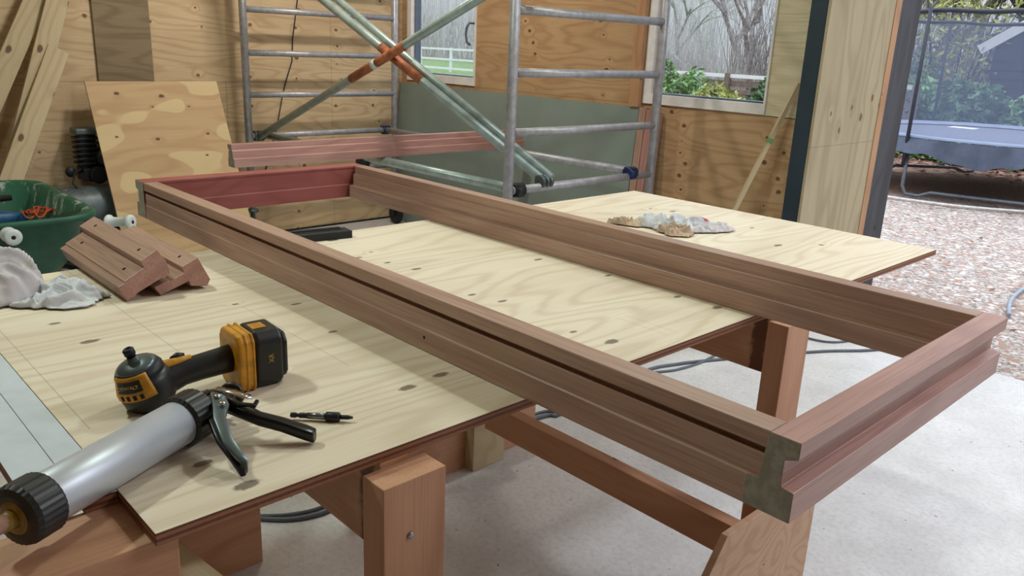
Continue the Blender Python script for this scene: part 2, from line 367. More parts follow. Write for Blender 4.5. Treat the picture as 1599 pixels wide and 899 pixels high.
# back wall with two window openings, made of butting panels
w = B()
def wallpanel(x0, x1, z0, z1): w.box((x0,YB,z0),(x1,YB+.12,z1))
W1 = (-5.02,-4.20,1.125,2.3); W2 = (-2.66,-1.85,1.125,2.3)
wallpanel(XL,W1[0],0,3.2); wallpanel(W1[0],W1[1],0,W1[2]); wallpanel(W1[0],W1[1],W1[3],3.2)
wallpanel(W1[1],W2[0],0,3.2); wallpanel(W2[0],W2[1],0,W2[2]); wallpanel(W2[0],W2[1],W2[3],3.2)
wallpanel(W2[1],-1.515,0,1.118)
wallpanel(W2[1],-1.515,2.3,3.2)
st(w.make('wall_back', 'wall_b', weld=False))
st(B().box((W2[1]+.001,YB-.002,1.1215),(-1.515,YB+.11,2.3)).make('wall_back', 'wall_p'))
st(B().box((XL-.12,-4.2,3.2),(4.5,3.5,3.3)).make('ceiling', 'pine'))
st(B().box((4.38,-4.2,0),(4.5,3.36,3.2)).make('wall_right', 'wall_l'))
st(B().box((XL-.12,-4.32,0),(4.5,-4.2,3.2)).make('wall_front', 'wall_b'))
st(B().box((-1.5,3.14,2.95),(4.38,3.36,3.2)).make('wall_back', 'wall_b'))
# jamb box beside the opening
def window(name, x0, x1, z0, z1, handle):
    fr = B(); y0, y1 = YB-.012, YB+.09
    for a in ((x0,z0+.055,x0+.055,z1-.055),(x1-.014,z0+.055,x1,z1-.055),(x0,z0,x1,z0+.055),(x0,z1-.055,x1,z1)): fr.box((a[0],y0,a[1]),(a[2],y1,a[3]))
    o = st(fr.make(name, 'uwin', weld=False, bevel=.003))
    s_ = B(); a0, a1, c0, c1 = x0+.055, x1-.014, z0+.055, z1-.055
    for a in ((a0,c0+.01,a0+.014,c1-.014),(a1-.004,c0+.01,a1,c1-.014),(a0,c0,a1,c0+.010),(a0,c1-.014,a1,c1)): s_.box((a[0],YB+.02,a[1]),(a[2],YB+.075,a[3]))
    s_.make('glazing_seal', 'seal', o, weld=False)
    B().box((a0+.005,YB+.045,c0+.005),(a1-.005,YB+.051,c1-.005)).make('pane', 'glass', o)
    if handle:
        h = B(); hx = x1-.016
        h.tube([(hx,y0,1.56),(hx,y0-.045,1.56),(hx-.02,y0-.05,1.53),(hx-.028,y0-.05,1.48),(hx-.02,y0-.045,1.43),(hx,y0-.03,1.41)], .009, 8)
        h.make('window_handle', 'seal', o)
window('window_1', *W1, True)
window('window_2', *W2, False)
# timber studs left of window 2
st(B().box((-2.735,YB-.045,1.10),(-2.665,YB-.001,3.2)).make('trim_1', 'orangeedge'))
# column
jx = -1.50
st(B().box((jx-.014,2.955,0),(jx,3.675,3.2)).make('wall_jamb', 'jamb'))
st(B().box((jx-.02,3.675,0),(jx+.004,3.745,3.2)).make('trim_2', 'orangeedge'))
st(B().box((jx-.14,3.745,-.02),(jx+.002,4.01,3.2)).make('trim_3', 'tarred'))
hb = B(); hb.box((jx-.104,2.958,0),(jx-.0145,3.06,3.2)); hb.box((jx-.114,2.94,0),(jx-.002,3.08,.01))
st(hb.make('steel_column', 'steel', weld=False, bevel=.004))
# base of the left wall
st(B().box((XL,-4.1,0),(XL+.012,YB,.012)).make('baseboard_left', 'dark'))

# ================================================================== WORKBENCH
ps = B(); ps.box((-1.697,-.606,T-.018),(-.478,1.834,T), 1, mitop=0)
tag(ps.make('plywood_sheet', ['sheet','edge'], bevel=.001), 'large pale plywood sheet forming the bench top under the long hardwood frame', 'plywood sheet')
# white boards
wb = B(); wb.box((-1.75,-.647,T-.018),(-.603,-.6066,T), 1, mitop=0)
tag(wb.make('melamine_board', ['white','edge'], bevel=.0008), 'white laminated board strip butted against the near edge of the bench plywood', 'board')
wb = B(); wb.box((-1.72,-.70,T-.018),(-.615,-.6474,T), 1, mitop=0)
tag(wb.make('melamine_board', ['white','edge'], bevel=.0008), 'white laminated board strip farther from the plywood, beside open floor at left', 'board')
# trestles
def board(b, lo, hi, mi=0): return b.box(lo, hi, mi)
def trestle(label, y0, far, cat='trestle'):
    t = thing('trestle', label, cat, (-1.0, y0, 0), group='pine trestles carrying the bench top')
    def P(b, name, mat, bev=.0015):
        for v in b.bm.verts: v.co -= Vector((-1.0, y0, 0))
        return b.make(name, mat, t, bevel=bev)
    ztop = T-.0185
    P(B().box((-1.66,y0-.025,ztop-.15),(-.478,y0+.025,ztop)), 'bearer', 'beam')
    for xs in (-.4775+.0, -1.66-.052):
        P(B().box((xs,y0-.055,0),(xs+.052,y0+.055,ztop-.008)), 'leg', 'beamv')
    return t, P
nt, P = trestle('pine trestle with broad upright leg below the near edge of the bench top', -.266, False)
P(B().box((-.4775-.02+.015,-.30,.0),(-.4775,-.30,.0)) if False else B().box((-1.64,-.29,.02),(-.49,-.273,.12)), 'bottom_rail', 'beam')
s_ = B(); s_.lathe([(0,.006),(.003,.005),(.003,0)], (-.4255,-.275,.74), (1,0,0), 12)
P(s_, 'screw', 'screw', 0)
ft, P = trestle('pine trestle under the far part of the bench top, plywood gusset at its foot', .852, True)
P(B().box((-1.34,.70,.245),(-.425,.742,.335)), 'lower_rail', 'beam')
gp = B(); gp.prism([(.612,.366),(1.062,.366),(1.062,.0),(.33,.0)], -.4245, -.4065)
P(gp, 'gusset_plate', ['gusset'])
# spreader box boards standing on the floor behind
fb = B(); fb.box((-1.545,.32,0),(-1.52,1.12,.17))
o = tag(fb.make('foot_board', 'beamy', bevel=.002), 'orange pine board on edge on the floor between the far trestle legs', 'board')
B().box((-1.519,.775,.001),(-1.475,.92,.20)).make('stub_block', 'pine', o, bevel=.002)
fb = B(); fb.box((-1.50,-.55,0),(-1.475,-.005,.24))
tag(fb.make('plywood_offcut', 'beamy', bevel=.002), 'reddish plywood plate standing on the floor below the bench corner', 'plywood')
# long beam carrying the white boards
t = thing('support_beam', 'pine support beam under the white boards and the silver tube at bottom left', 'beam', (-.55,-.9,0))
b = B(); b.box((-1.2,-.058,.728),(.45,.06,T-.0185)); 
b2 = B(); b2.box((-.61,-1.75,T-.0185-.092),(-.492,-.575,T-.0185))
for v in b2.bm.verts: v.co -= Vector((-.55,-.9,0))
b2.make('top_beam', 'beamy', t, bevel=.002); b.bm.free()
for yy in (-.655,-1.6):
    b2 = B(); b2.box((-.60,yy-.045,0),(-.55,yy+.045,T-.111))
    for v in b2.bm.verts: v.co -= Vector((-.55,-.9,0))
    b2.make('leg', 'beamv', t, bevel=.002)
# pale rail sloping out from below the bench corner
m, L_ = frame_from(at(250,850,2,.78), at(345,925,2,.74))
b = B(); b.box((-.05,-.022,-.075),(L_,.022,0))
o = tag(b.make('pine_batten', 'pine', bevel=.002), 'short pale pine batten running out below the front corner of the bench', 'batten'); o.matrix_world = m
# ================================================================== HARDWOOD FRAME
root = thing('window_casing', 'long reddish brown hardwood window frame lying across the bench top', 'frame', (0,0,T))
Z = lambda z: z-T
prof_out = [(.97-T,0),(.945-T,0)]
# stile polygon in (y,z): outer side y=0
stile = [(.001,.97),(0,.968),(0,.946),(.014,.944),(.014,.936),(.003,.935),(.003,.902),(.0004,.899),(0,.857),(.068,.857),(.068,.900),(.0665,.902),(.051,.9035),(.050,.941),(.049,.9425),(.043,.9435),(.043,.969),(.042,.97)]
stile = [(a,c-T) for a,c in stile]
def member(name, poly, x0, x1, mats, parent, T4=None, bevel=.0006):
    b = B(); b.prism(poly, x0, x1, 0, 1); o = b.make(name, mats, parent, bevel=bevel)
    if T4 is not None: o.matrix_local = T4
    return o
member('stile', stile, -2.165, -.0425, ['hard','grain_end'], root)
member('stile', [(.801-a, c) for a, c in stile], -2.165, -.0425, ['hard','grain_end'], root)
rail = [(0,.97),(0,.946),(.018,.939),(.018,.903),(0,.900),(0,.856+.001),(.068,.857),(.069,.898),(.066,.901),(.050,.902),(.046,.94),(.042,.97)]
rail = [(a, c-T) for a, c in rail]
# near rail: local X -> world Y, profile p -> -world X
T1 = Matrix(((0,-1,0,0),(1,0,0,0),(0,0,1,0),(0,0,0,1)))
o = member('rail', rail, -.0008, .8018, ['hardr','grain_end'], root, T1, .0012); o['label'] = 'reddish end rail with a deep outer groove'
for yv, zv, r in ((.045,.868,.0035),(.755,.872,.0035)):
    hb = B(); hb.lathe([(0,r),(.0004,r*.9),(.0004,0)], (.0002,yv,zv-T+.012), (1,0,0), 14); hb.make('screw_hole', 'hole', o)
railf = [(0,.97),(0,.946),(.018,.939),(.018,.903),(0,.900),(0,.857),(.066,.857),(.066,.902),(.0635,.906),(.0635,.960),(.066,.963),(.066,.97)]
railf = [(a, c-T) for a, c in railf]
T2 = Matrix(((0,1,0,-2.236),(1,0,0,0),(0,0,1,0),(0,0,0,1)))
o = member('rail', railf, 0, .801, ['hardk','grain_end'], root, T2, .001); o['label'] = 'deep red end rail'
# loose timber of the same section lying on the scaffold tubes
tz = .7755
tim = [(a, c-.857) for a, c in [(.0,.97),(.0,.946),(.012,.944),(.012,.936),(.006,.935),(.006,.905),(0,.899),(0,.857),(.068,.857),(.068,.900),(.055,.902),(.052,.938),(.043,.942),(.042,.97)]]
b = B(); b.prism(tim, 0, 2.02, 0, 1)
o = tag(b.make('hardwood_timber', ['hardr','grain_end'], bevel=.001), 'loose red hardwood timber laid across the scaffold tubes behind the frame', 'timber')
o.matrix_world = Matrix(((0,1,0,-3.545),(1,0,0,.90),(0,0,1,tz),(0,0,0,1)))
# ------------------------------------------------ offcuts
p1 = [(-.259,.962),(-.296,.942),(-.289,.926),(-.333,.902),(-.331,.899),(-.346,.891),(-.331,.8575),(-.313,.865),(-.309,.871),(-.253,.8975),(-.251,.894),(-.2335,.9055),(-.242,.935)]
p2 = [(-.171,.932),(-.208,.915),(-.2035,.900),(-.2375,.886),(-.240,.889),(-.271,.878),(-.259,.8575),(-.194,.880),(-.191,.868),(-.1535,.861),(-.145,.876)]
def offcut(poly, x0, x1, label, hs):
    b = B(); b.prism(poly, x0, x1, 0, 1)
    o = b.make('hardwood_offcut', ['hard','hardr'], bevel=.0012)
    cx, cy = x0, sum(p[0] for p in poly)/len(poly)
    o.data.transform(Matrix.Translation((-cx,-cy,-T))); o.location = (cx,cy,T)
    for (x, y, z, n) in hs:
        h = B(); h.lathe([(0,.0045),(.0005,.004),(.0005,0)], (x-cx,y-cy,z-T), n, 12); h.make('drill_hole', 'hole', o)
    return tag(o, label, 'offcut', 'short hardwood offcuts on the bench')
n1 = (0,-.46,.89)
offcut(p1, -1.785, -1.371, 'grooved hardwood offcut in front, tilted with its long face towards the rag',
       [(-1.72,-.277,.9525,n1),(-1.43,-.277,.9525,n1),(-1.72,-.312,.914,n1),(-1.43,-.312,.914,n1)])
offcut(p2, -1.77, -1.371, 'grooved hardwood offcut behind, propping up its neighbour', [(-1.43,-.189,.9238,n1)])

# ================================================================== IMPACT DRIVER
d = thing('impact_driver', 'black and yellow cordless impact driver standing on the bench plywood', 'drill', (-.825,-.49,T), (0,0,R(-3)))
# local: +Y towards battery, +Z nose up, X thickness
DA = Vector((0,-.34,1)).normalized(); DY = DA.cross(Vector((1,0,0))); DP = Vector((0,.012,.012))
hd = B(); hd.lathe([(-.010,.022),(-.006,.032),(.006,.0405),(.020,.042),(.038,.041),(.050,.037)], DP, DA, 30); hd.make('motor_housing', 'black', d)
hy = B(); hy.lathe([(.047,.0375),(.056,.0365),(.064,.032)], DP, DA, 30); hy.make('gear_case', 'dark', d)
nz = B(); nz.lathe([(.0635,.0325),(.068,.028),(.0715,.021),(.073,.0135),(.0735,.0085),(.080,.0075)], DP, DA, 24); nz.make('nose', 'greymetal', d)
def cheek(b, r, a0, a1, z0, z1, off=.0015, mi=0, n=12):
    b.grid(n, 5, lambda u, v: DP + DA*(z0+(z1-z0)*v) + (Vector((1,0,0))*math.cos(a0+(a1-a0)*u) + DY*math.sin(a0+(a1-a0)*u))*(r(z0+(z1-z0)*v)+off), mi)
rf = lambda t: .0415 if t < .036 else .0415-(t-.036)*.33
yk = B(); cheek(yk, rf, R(-85), R(5), .026, .063, .0012); yk.make('yellow_shell', 'yellow', d, solid=.003)
ch = B(); ch.lathe([(.078,.0065),(.084,.0070),(.0845,.0085),(.093,.0085),(.095,.0065),(.095,.004),(.088,.004)], DP, DA, 20); ch.make('chuck', 'dark', d)
bd = B(); cheek(bd, rf, R(-72), R(-16), .041, .058, .0034, 0, 10); bdo = bd.make('badge', 'black', d)
for k in range(4):
    sl = B(); cheek(sl, rf, R(-68+k*14), R(-61+k*14), .029, .037, .0034, 0, 3); sl.make('vent_slot', 'hole', d)
def text(body, size, mat, parent, name, Tl, ext=.0003):
    cu = bpy.data.curves.new(name, 'FONT'); cu.body = body; cu.size = size; cu.extrude = ext; cu.align_x = 'CENTER'; cu.align_y = 'CENTER'
    o = bpy.data.objects.new(name, cu); C.objects.link(o); dg = bpy.context.evaluated_depsgraph_get()
    me = bpy.data.meshes.new_from_object(o.evaluated_get(dg)); bpy.data.objects.remove(o); bpy.data.curves.remove(cu)
    me.materials.clear(); me.materials.append(M[mat]); o2 = bpy.data.objects.new(name, me); C.objects.link(o2); o2.parent = parent; o2.matrix_local = Tl; return o2
a_ = R(-44); nr = (Vector((1,0,0))*math.cos(a_) + DY*math.sin(a_)); xd = DA.cross(nr)
tr = Matrix((xd, DA, nr)).transposed().to_4x4(); tr.translation = DP + DA*.0495 + nr*.0408
text('DEWALT', .0085, 'text', bdo, 'lettering', tr)
# handle
hn = B()
path = [(0,.014,.034),(0,.036,.040),(0,.060,.045),(0,.090,.048),(0,.118,.050),(0,.140,.052)]
rr = [.030,.025,.0215,.0215,.0225,.024]
hn.tube(path, rr, 20)
for v in hn.bm.verts: v.co.x *= .88
hn.make('handle', 'black', d)
yh = B(); yh.tube([(0,.012,.060),(0,.030,.062),(0,.056,.0645),(0,.074,.0685)], [.011,.0095,.007,.004], 12); yh.make('top_strip', 'yellow', d)
tg = B(); tg.tube([(-.008,.046,.066),(-.008,.056,.071),(-.008,.066,.070)], [.005,.006,.004], 10); tg.make('trigger', 'dark', d)
# battery foot and pack; pack stands upright
ft_ = B(); poly = [(-.044,.010),(-.044,.082),(-.034,.098),(.030,.098),(.040,.086),(.040,.010),(.032,.0),(-.036,.0)]
ft_.prism(poly, .136, .166, 0, None, axis='Y'); ft_.make('battery_foot', 'yellow', d, bevel=.006, seg=3)
rb = B()
for k in range(2): rb.prism([(a*1.03, .049+(c-.049)*1.03) for a, c in poly], .148+.011*k, .153+.011*k, 0, None, axis='Y')
rb.make('foot_rib', 'yellow', d, bevel=.002)
pk = B(); poly2 = [(-.042,.012),(-.042,.080),(-.030,.099),(.026,.099),(.038,.084),(.038,.012),(.028,.0),(-.032,.0)]
pk.prism(poly2, .1665, .214, 0, None, axis='Y'); pko = pk.make('battery_pack', 'black', d, bevel=.006, seg=3)
pc = B(); pc.prism([(-.034,.016),(-.034,.074),(-.024,.088),(.020,.088),(.030,.074),(.030,.020),(.022,.008),(-.026,.008)], .214, .226, 0, None, axis='Y'); pc.make('pack_cap', 'black', pko, bevel=.005, seg=2)
text('XR', .012, 'text', pko, 'lettering', Matrix.Translation((.0385,.192,.052)) @ Matrix.Rotation(R(90),4,'Z') @ Matrix.Rotation(R(90),4,'X') @ Matrix.Rotation(R(90),4,'Z'))
lb = B(); lb.box((-.012,.172,.0992),(.014,.196,.100)); lb.make('pack_label', 'yellow', pko)

# ================================================================== SEALANT GUN
A0 = Vector((-.553,-.719,T+.0385)); A1 = Vector((-.672,-.486,T+.0385)); ax = (A1-A0).normalized(); pr = Vector((-ax.y*-1, -ax.x, 0)).normalized()
pr = Vector((ax.y, -ax.x, 0)); Lg = (A1-A0).length
gm = Matrix((ax, pr, ax.cross(pr))).transposed().to_4x4()
g = thing('sealant_gun', 'silver barrelled sealant gun with black collars lying on the bench corner', 'caulking gun', A0)
g.rotation_euler = gm.to_euler(); 
# local: X along barrel to rear, Y to the camera side, Z down/up
zs = 1 if gm.to_3x3()[2][2] > 0 else -1
tb = B(); tb.lathe([(.0,.0315),(.001,.032),(Lg,.032)], (0,0,0), (1,0,0), 48); tb.make('barrel', 'alu', g)
fc = B(); fc.lathe([(-.014,.026),(-.012,.035),(-.006,.0375),(.024,.0375),(.028,.035)], (0,0,0), (1,0,0), 60, fac=-.022); fc.make('front_collar', 'black', g)
gc = B(); gc.lathe([(-.0155,.0),(-.0155,.018),(-.012,.024)], (0,0,0), (1,0,0), 28); gc.lathe([(-.03,.010),(-.014,.012)], (0,0,0), (1,0,0), 16); gc.make('end_cap', 'goo', g)
nzl = B(); nzl.tube([(-.014,0,0),(-.05,0,-.002),(-.16,.0,.004)], [.0105,.0095,.005], 18); nzl.make('nozzle', 'nozzle', g)
rc = B(); rc.lathe([(Lg-.018,.034),(Lg-.014,.0375),(Lg+.020,.0375),(Lg+.025,.033),(Lg+.025,0)], (0,0,0), (1,0,0), 60, fac=-.022); rc.make('rear_collar', 'black', g)
def gl(p):   # world -> gun local
    return gm.to_3x3().inverted() @ (Vector(p) - A0)
# rod and thumb disc
rx = Lg+.025
rd = B(); rd.tube([(rx,0,0),(rx+.072,0,0)], .004, 10); rdo = rd.make('rod', 'chrome', g)
sp_ = B()
for k in range(5): sp_.lathe([(0,.0085),(.0022,.0098),(.0044,.0085)], (rx+.004+k*.0050,0,0), (1,0,0), 16)
sp_.make('spring', 'chrome', rdo)
dc = B(); dc.lathe([(0,.0),(0,.017),(.003,.020),(.006,.020),(.008,.017),(.008,0)], (rx+.070,0,.004), (1,-.25,.1), 24); dc.make('thumb_disc', 'black', rdo)
# frame: two cheek plates
fr = B()
for zz in (-.014, .011):
    fr.prism([(rx-.002,-.020),(rx+.030,-.026),(rx+.052,-.010),(rx+.062,.020),(rx+.050,.030),(rx+.020,.018),(rx-.002,.020)], zz, zz+.003, 0, None, axis='Z')
fr.box((rx+.050,-.012,-.014),(rx+.058,.020,.014))
fr.make('frame', 'blackmetal', g, bevel=.001)
lt = B(); lt.prism([(rx+.048,-.032),(rx+.052,-.036),(rx+.066,-.010),(rx+.070,.026),(rx+.064,.030),(rx+.060,.0)], .016, .018, 0, None, axis='Z'); lt.make('release_plate', 'chrome', g, bevel=.0005)
# rear handle and trigger: swept channels
def channel(b, pts, wid, hgt, mi=0):
    P_ = [Vector(p) for p in pts]; n = len(P_); rings = []
    for i, p in enumerate(P_):
        dd = (P_[min(i+1,n-1)]-P_[max(i-1,0)]); dd.z = 0; dd.normalize(); sd = Vector((-dd.y, dd.x, 0)); w_ = wid[i] if isinstance(wid, list) else wid; h_ = hgt[i] if isinstance(hgt, list) else hgt
        rings.append([p+sd*w_+Vector((0,0,-h_)), p+sd*w_*1.05+Vector((0,0,0)), p+sd*w_*.7+Vector((0,0,h_)), p-sd*w_*.7+Vector((0,0,h_)), p-sd*w_*1.05, p-sd*w_+Vector((0,0,-h_))])
    vs = [v for q in rings for v in q]; k_ = 6
    b._add(vs, [(i*k_+k, i*k_+(k+1)%k_, (i+1)*k_+(k+1)%k_, (i+1)*k_+k) for i in range(n-1) for k in range(k_)], mi, None, True)
    b._add(rings[0], [tuple(range(6))], mi); b._add(rings[-1], [tuple(range(6))], mi)
def W2L(px, py, z): return gl(at(px, py, 2, z))
hdl = B(); channel(hdl, [W2L(338,627,T+.040), W2L(385,645,T+.040), W2L(405,654,T+.034), W2L(440,663,T+.026), W2L(478,676,T+.016), W2L(492,681,T+.012)], [.008,.009,.008,.009,.010,.008], .009)
hdl.make('rear_handle', 'blackmetal', g, bevel=.002)
tgg = B(); channel(tgg, [W2L(338,615,T+.062), W2L(345,635,T+.058), W2L(343,655,T+.054), W2L(356,690,T+.040), W2L(373,712,T+.028), W2L(382,722,T+.020), W2L(380,736,T+.010)], [.009,.011,.008,.007,.006,.005,.006], .0045)
tgo = tgg.make('trigger_lever', 'greymetal', g, bevel=.0015)
tg2 = B(); channel(tg2, [W2L(334,640,T+.044), W2L(335,660,T+.040), W2L(348,690,T+.030), W2L(365,714,T+.018), W2L(380,738,T+.009)], [.006,.008,.008,.007,.005], .006)
tg2.make('lever_back', 'blackmetal', tgo, bevel=.0015)
cb = B(); channel(cb, [W2L(337,607,T+.067), W2L(360,611,T+.067), W2L(380,618,T+.066), W2L(393,620,T+.062)], .0065, .0016); cb.make('release_bar', 'chrome', g)
fa = B(); channel(fa, [W2L(300,626,T+.060), W2L(325,612,T+.062), W2L(345,617,T+.058), W2L(372,632,T+.050), W2L(397,634,T+.046), W2L(402,626,T+.050)], [.005,.006,.006,.006,.005,.003], .003); fa.make('frame_arm', 'blackmetal', g, bevel=.001)
rv = B()
for px, py in ((339,617),(347,628)):
    c_ = W2L(px, py, T+.0675); rv.lathe([(-.003,.0048),(.0,.0048),(.0012,.003),(.0014,0)], c_, (0,0,zs), 14)
rv.make('rivet', 'chrome', tgo)

# ================================================================== BIT HOLDER
a0, a1 = Vector((-.650,-.337,T+.0075)), Vector((-.583,-.268,T+.0075)); m, L_ = frame_from(a0, a1)
bt = thing('bit_holder', 'small steel magnetic bit holder lying right of the gun handle', 'drill bit')
bt.matrix_world = m
b = B(); b.lathe([(0,.0035),(.002,.0042),(.008,.0042),(.010,.003),(.013,.003),(.014,.0042),(.026,.0042)], (0,0,0), (1,0,0), 6); b.make('hex_shank', 'dark', bt)
b = B(); b.lathe([(.026,.0048),(.056,.0052)], (0,0,0), (1,0,0), 18); b.make('sleeve', 'satin', bt)
b = B(); b.lathe([(.054,.0055),(.055,.0075),(.074,.0075),(.076,.006)], (0,0,0), (1,0,0), 20); b.make('collar', 'dark', bt)
b = B(); b.lathe([(.076,.0035),(.088,.0035),(.096,.0018),(.096,0)], (0,0,0), (1,0,0), 6); b.make('driver_tip', 'dark', bt)

# black block on the bench's far edge
b = B(); b.box((-.028,-.28,0),(.028,0,.022)); b.box((-.026,-.27,.022),(-.010,-.02,.026)); b.box((-.002,-.27,.022),(.004,-.02,.024))
o = tag(b.make('rubber_block', 'rubber', bevel=.002), 'black rubber block at the far edge of the bench inside the frame', 'block'); o.location = (-1.64,.395,T); o.rotation_euler = (0,0,R(-8))

# ================================================================== RAGS
def rag(name, label, cx, cy, rx_, ry_, h, seed, mat, rot=0, freq=9, spike=.25, n=130, base=T, fold=.012):
    b = B()
    sx = random.Random(seed); off = Vector((sx.random()*50, sx.random()*50, 0))
    def f(u, v):
        a = 2*math.pi*u; r = v
        edge = 1 + spike*(mnoise.noise(Vector((math.cos(a)*1.5, math.sin(a)*1.5, seed)))*1.2 + .35*mnoise.noise(Vector((math.cos(a)*6, math.sin(a)*6, seed))))
        x, y = math.cos(a)*r*rx_*edge, math.sin(a)*r*ry_*edge
        p = Vector((x*freq, y*freq, 0)) + off
        w_ = Vector((mnoise.noise(p*.5), mnoise.noise(p*.5+Vector((9,9,9))), 0))*2.2
        q = (p + w_); q = Vector((q.x, q.y*.45, 0))
        ridge = max(0, 1-abs(mnoise.noise(q)*2.2))**1.6
        ridge2 = max(0, 1-abs(mnoise.noise(q*2.1+Vector((5,5,5)))*2.2))**1.8
        dome = max(0, 1-r**2.6)
        fl = min(1, (1-r)*6)
        z = h*dome**.6*(.62+.35*mnoise.noise(p*.35+Vector((3,1,2)))) + fl*(ridge*fold + ridge2*fold*.4) + .0015 + .003*(1-fl)
        bulge = 1 + .10*dome*ridge
        return Vector((x*bulge, y*bulge, max(.0012, z)))
    b.grid(n, 60, lambda u, v: f(u, v), closex=True)
    o = b.make(name, mat, solid=.0012, weld=True); o.location = (cx, cy, base); o.rotation_euler = (0,0,rot)
    return tag(o, label, 'rag')
rag('rag', 'bulky crumpled white rag heaped on the near left of the bench', -1.60, -.555, .135, .12, .072, 3, 'ragw', R(20), 9, .10, fold=.036)
rag('rag', 'flat pale blue frayed rag spread out beside the white heap', -1.475, -.435, .105, .080, .008, 8, 'ragl', R(35), 22, .35, fold=.020)
rag('rag', 'pale teal and white rag crumpled on the far end of the bench', -1.155, 1.36, .125, .080, .022, 12, 'ragg', R(30), 16, .3, fold=.020)
rag('rag', 'beige rag bunched nearest the frame on the far end of the bench', -1.09, 1.285, .058, .042, .006, 21, 'ragt', R(10), 34, .4, fold=.022)
rag('rag', 'small beige rag trailing left of the teal one beside the frame', -1.27, 1.26, .07, .035, .005, 31, 'ragt', R(30), 34, .4, fold=.016)
rag('rag', 'pink cloth tucked behind the teal rag on the far end of the bench', -1.13, 1.46, .055, .030, .026, 44, 'ragp', R(50), 22, .25, fold=.012)
rag('rag', 'whitish rag lying at the doorway end of the rag heap', -1.05, 1.43, .075, .040, .014, 52, 'ragw', R(60), 22, .25, fold=.014)

# ================================================================== SCAFFOLD TOWER
sc = thing('scaffold_tower', 'grey tubular scaffold tower with ladder frames and diagonal braces', 'scaffold', (-3.65,2.3,0))
def SP(b, name, mat, parent=None, **k):
    for v in b.bm.verts: v.co -= Vector((-3.65,2.3,0))
    return b.make(name, mat, parent or sc, **k)
XR_, XLf = -2.4, -4.9
ya, yb_ = 1.765, 2.885
zr = [.475,.75,1.025,1.30,1.577,1.85,2.125]
for X_, yA, yB in ((XR_,ya,yb_),(XLf,1.672,2.885)):
    for yy in (yA,yB):
        SP(B().tube([(X_,yy,.30),(X_,yy,2.35)], .0253, 20), 'post', 'tube')
        cs = B(); cs.tube([(X_,yy,.12),(X_,yy,.32)], .017, 14); cs.lathe([(0,.04),(.012,.042),(.02,.03)], (X_,yy,.225), (0,0,1), 10)
        cs.box((X_-.045,yy-.012,.218),(X_+.045,yy+.012,.232)); c0 = SP(cs, 'adjusting_foot', 'clamp')
        cw = B(); cw.lathe([(-.016,.03),(-.018,.072),(-.012,.078),(.012,.078),(.018,.072),(.016,.03)], (X_+.02,yy,.080), (0,1,0), 24)
        cw.box((X_-.02,yy-.028,.07),(X_+.035,yy-.021,.15)); cw.box((X_-.02,yy+.021,.07),(X_+.035,yy+.028,.15)); cw.box((X_-.03,yy-.028,.142),(X_+.04,yy+.028,.15))
        SP(cw, 'castor', 'dark')
    for z in zr:
        SP(B().tube([(X_,yA+.02,z),(X_,yB-.02,z)], .0205, 16), 'rung', 'tube')
def brace(p0, p1, r, name='brace', mat='tubel', bands=None, claws=True):
    b = B(); P0, P1 = Vector(p0), Vector(p1); b.tube([P0,P1], r, 16)
    o = SP(b, name, mat); d_ = (P1-P0)
    if bands:
        bb = B(); bb.tube([P0+d_*bands[0], P0+d_*bands[1]], r*1.06, 16); SP(bb, 'orange_band', 'rust', o)
    return o
def claw(p, axis=(0,1,0), mat='clamp', r=.034):
    b = B(); p = Vector(p)
    for k in (-.028,0,.028):
        b.lathe([(k-.008,.021),(k-.008,r),(k+.008,r),(k+.008,.021)], p, axis, 18)
    b.box(p-Vector((.012,.03,.036)), p+Vector((.012,.03,-.02))); return SP(b, 'claw_clamp', mat)
# double brace falling to the right, single brace rising to the right
b2a = (XR_+.0, 1.99, .782); b2b = (-4.85, 1.72, 2.02)
pA = at(850,283,0,XR_); 
e1 = at(505,0,1,1.70); e1b = at(478,0,1,1.78)
dirv = (Vector(e1) - Vector(pA)); 
brace(pA + dirv*.0, pA + dirv*1.5, .0245, bands=(.345,.475))
off = Vector((.03,.055,.03))
pB = pA + off + dirv*.0; brace(pA + off*.6 + dirv*.0, pA + off + dirv*1.5, .021)
claw(pA)
q0 = at(404,214,0,XLf); q1 = at(745,-3,1,1.83)
q1 = at(572,103,1,1.69); dq = Vector(q1)-Vector(q0)
q2 = at(744,0,1,1.78)
brace(q0, q0 + (Vector(q2)-Vector(q0))*1.25, .0235, bands=(.415,.60))
yb2 = B(); cQ = Vector(q0)+(Vector(q2)-Vector(q0))*1.25*.50; dn = (Vector(q2)-Vector(q0)).normalized(); yb2.tube([cQ-dn*.02, cQ+dn*.02], .0262, 16); SP(yb2, 'label_band', 'grip')
claw((XLf, q0.y, .75))
# horizontal tubes
brace((XR_,1.83,.75), (XLf,1.80,.75), .0245, 'ledger')
brace((XR_,2.70,.79-.012), (XLf,2.80,.75), .0225, 'ledger', 'tube')
def hook(p, mat):
    b = B(); p = Vector(p); b.box(p-Vector((.03,.022,.03)), p+Vector((.03,.022,.03))); b.lathe([(-.03,.021),(-.03,.034),(.03,.034),(.03,.021)], p, (0,1,0), 16); return SP(b, 'hook_clamp', mat)
hook((XR_,1.83,.75), 'dark'); hook((XR_,2.70,.77), 'clampb'); hook((XLf,2.80,.75), 'clampb'); hook((-3.72,1.815,.72), 'rubber')

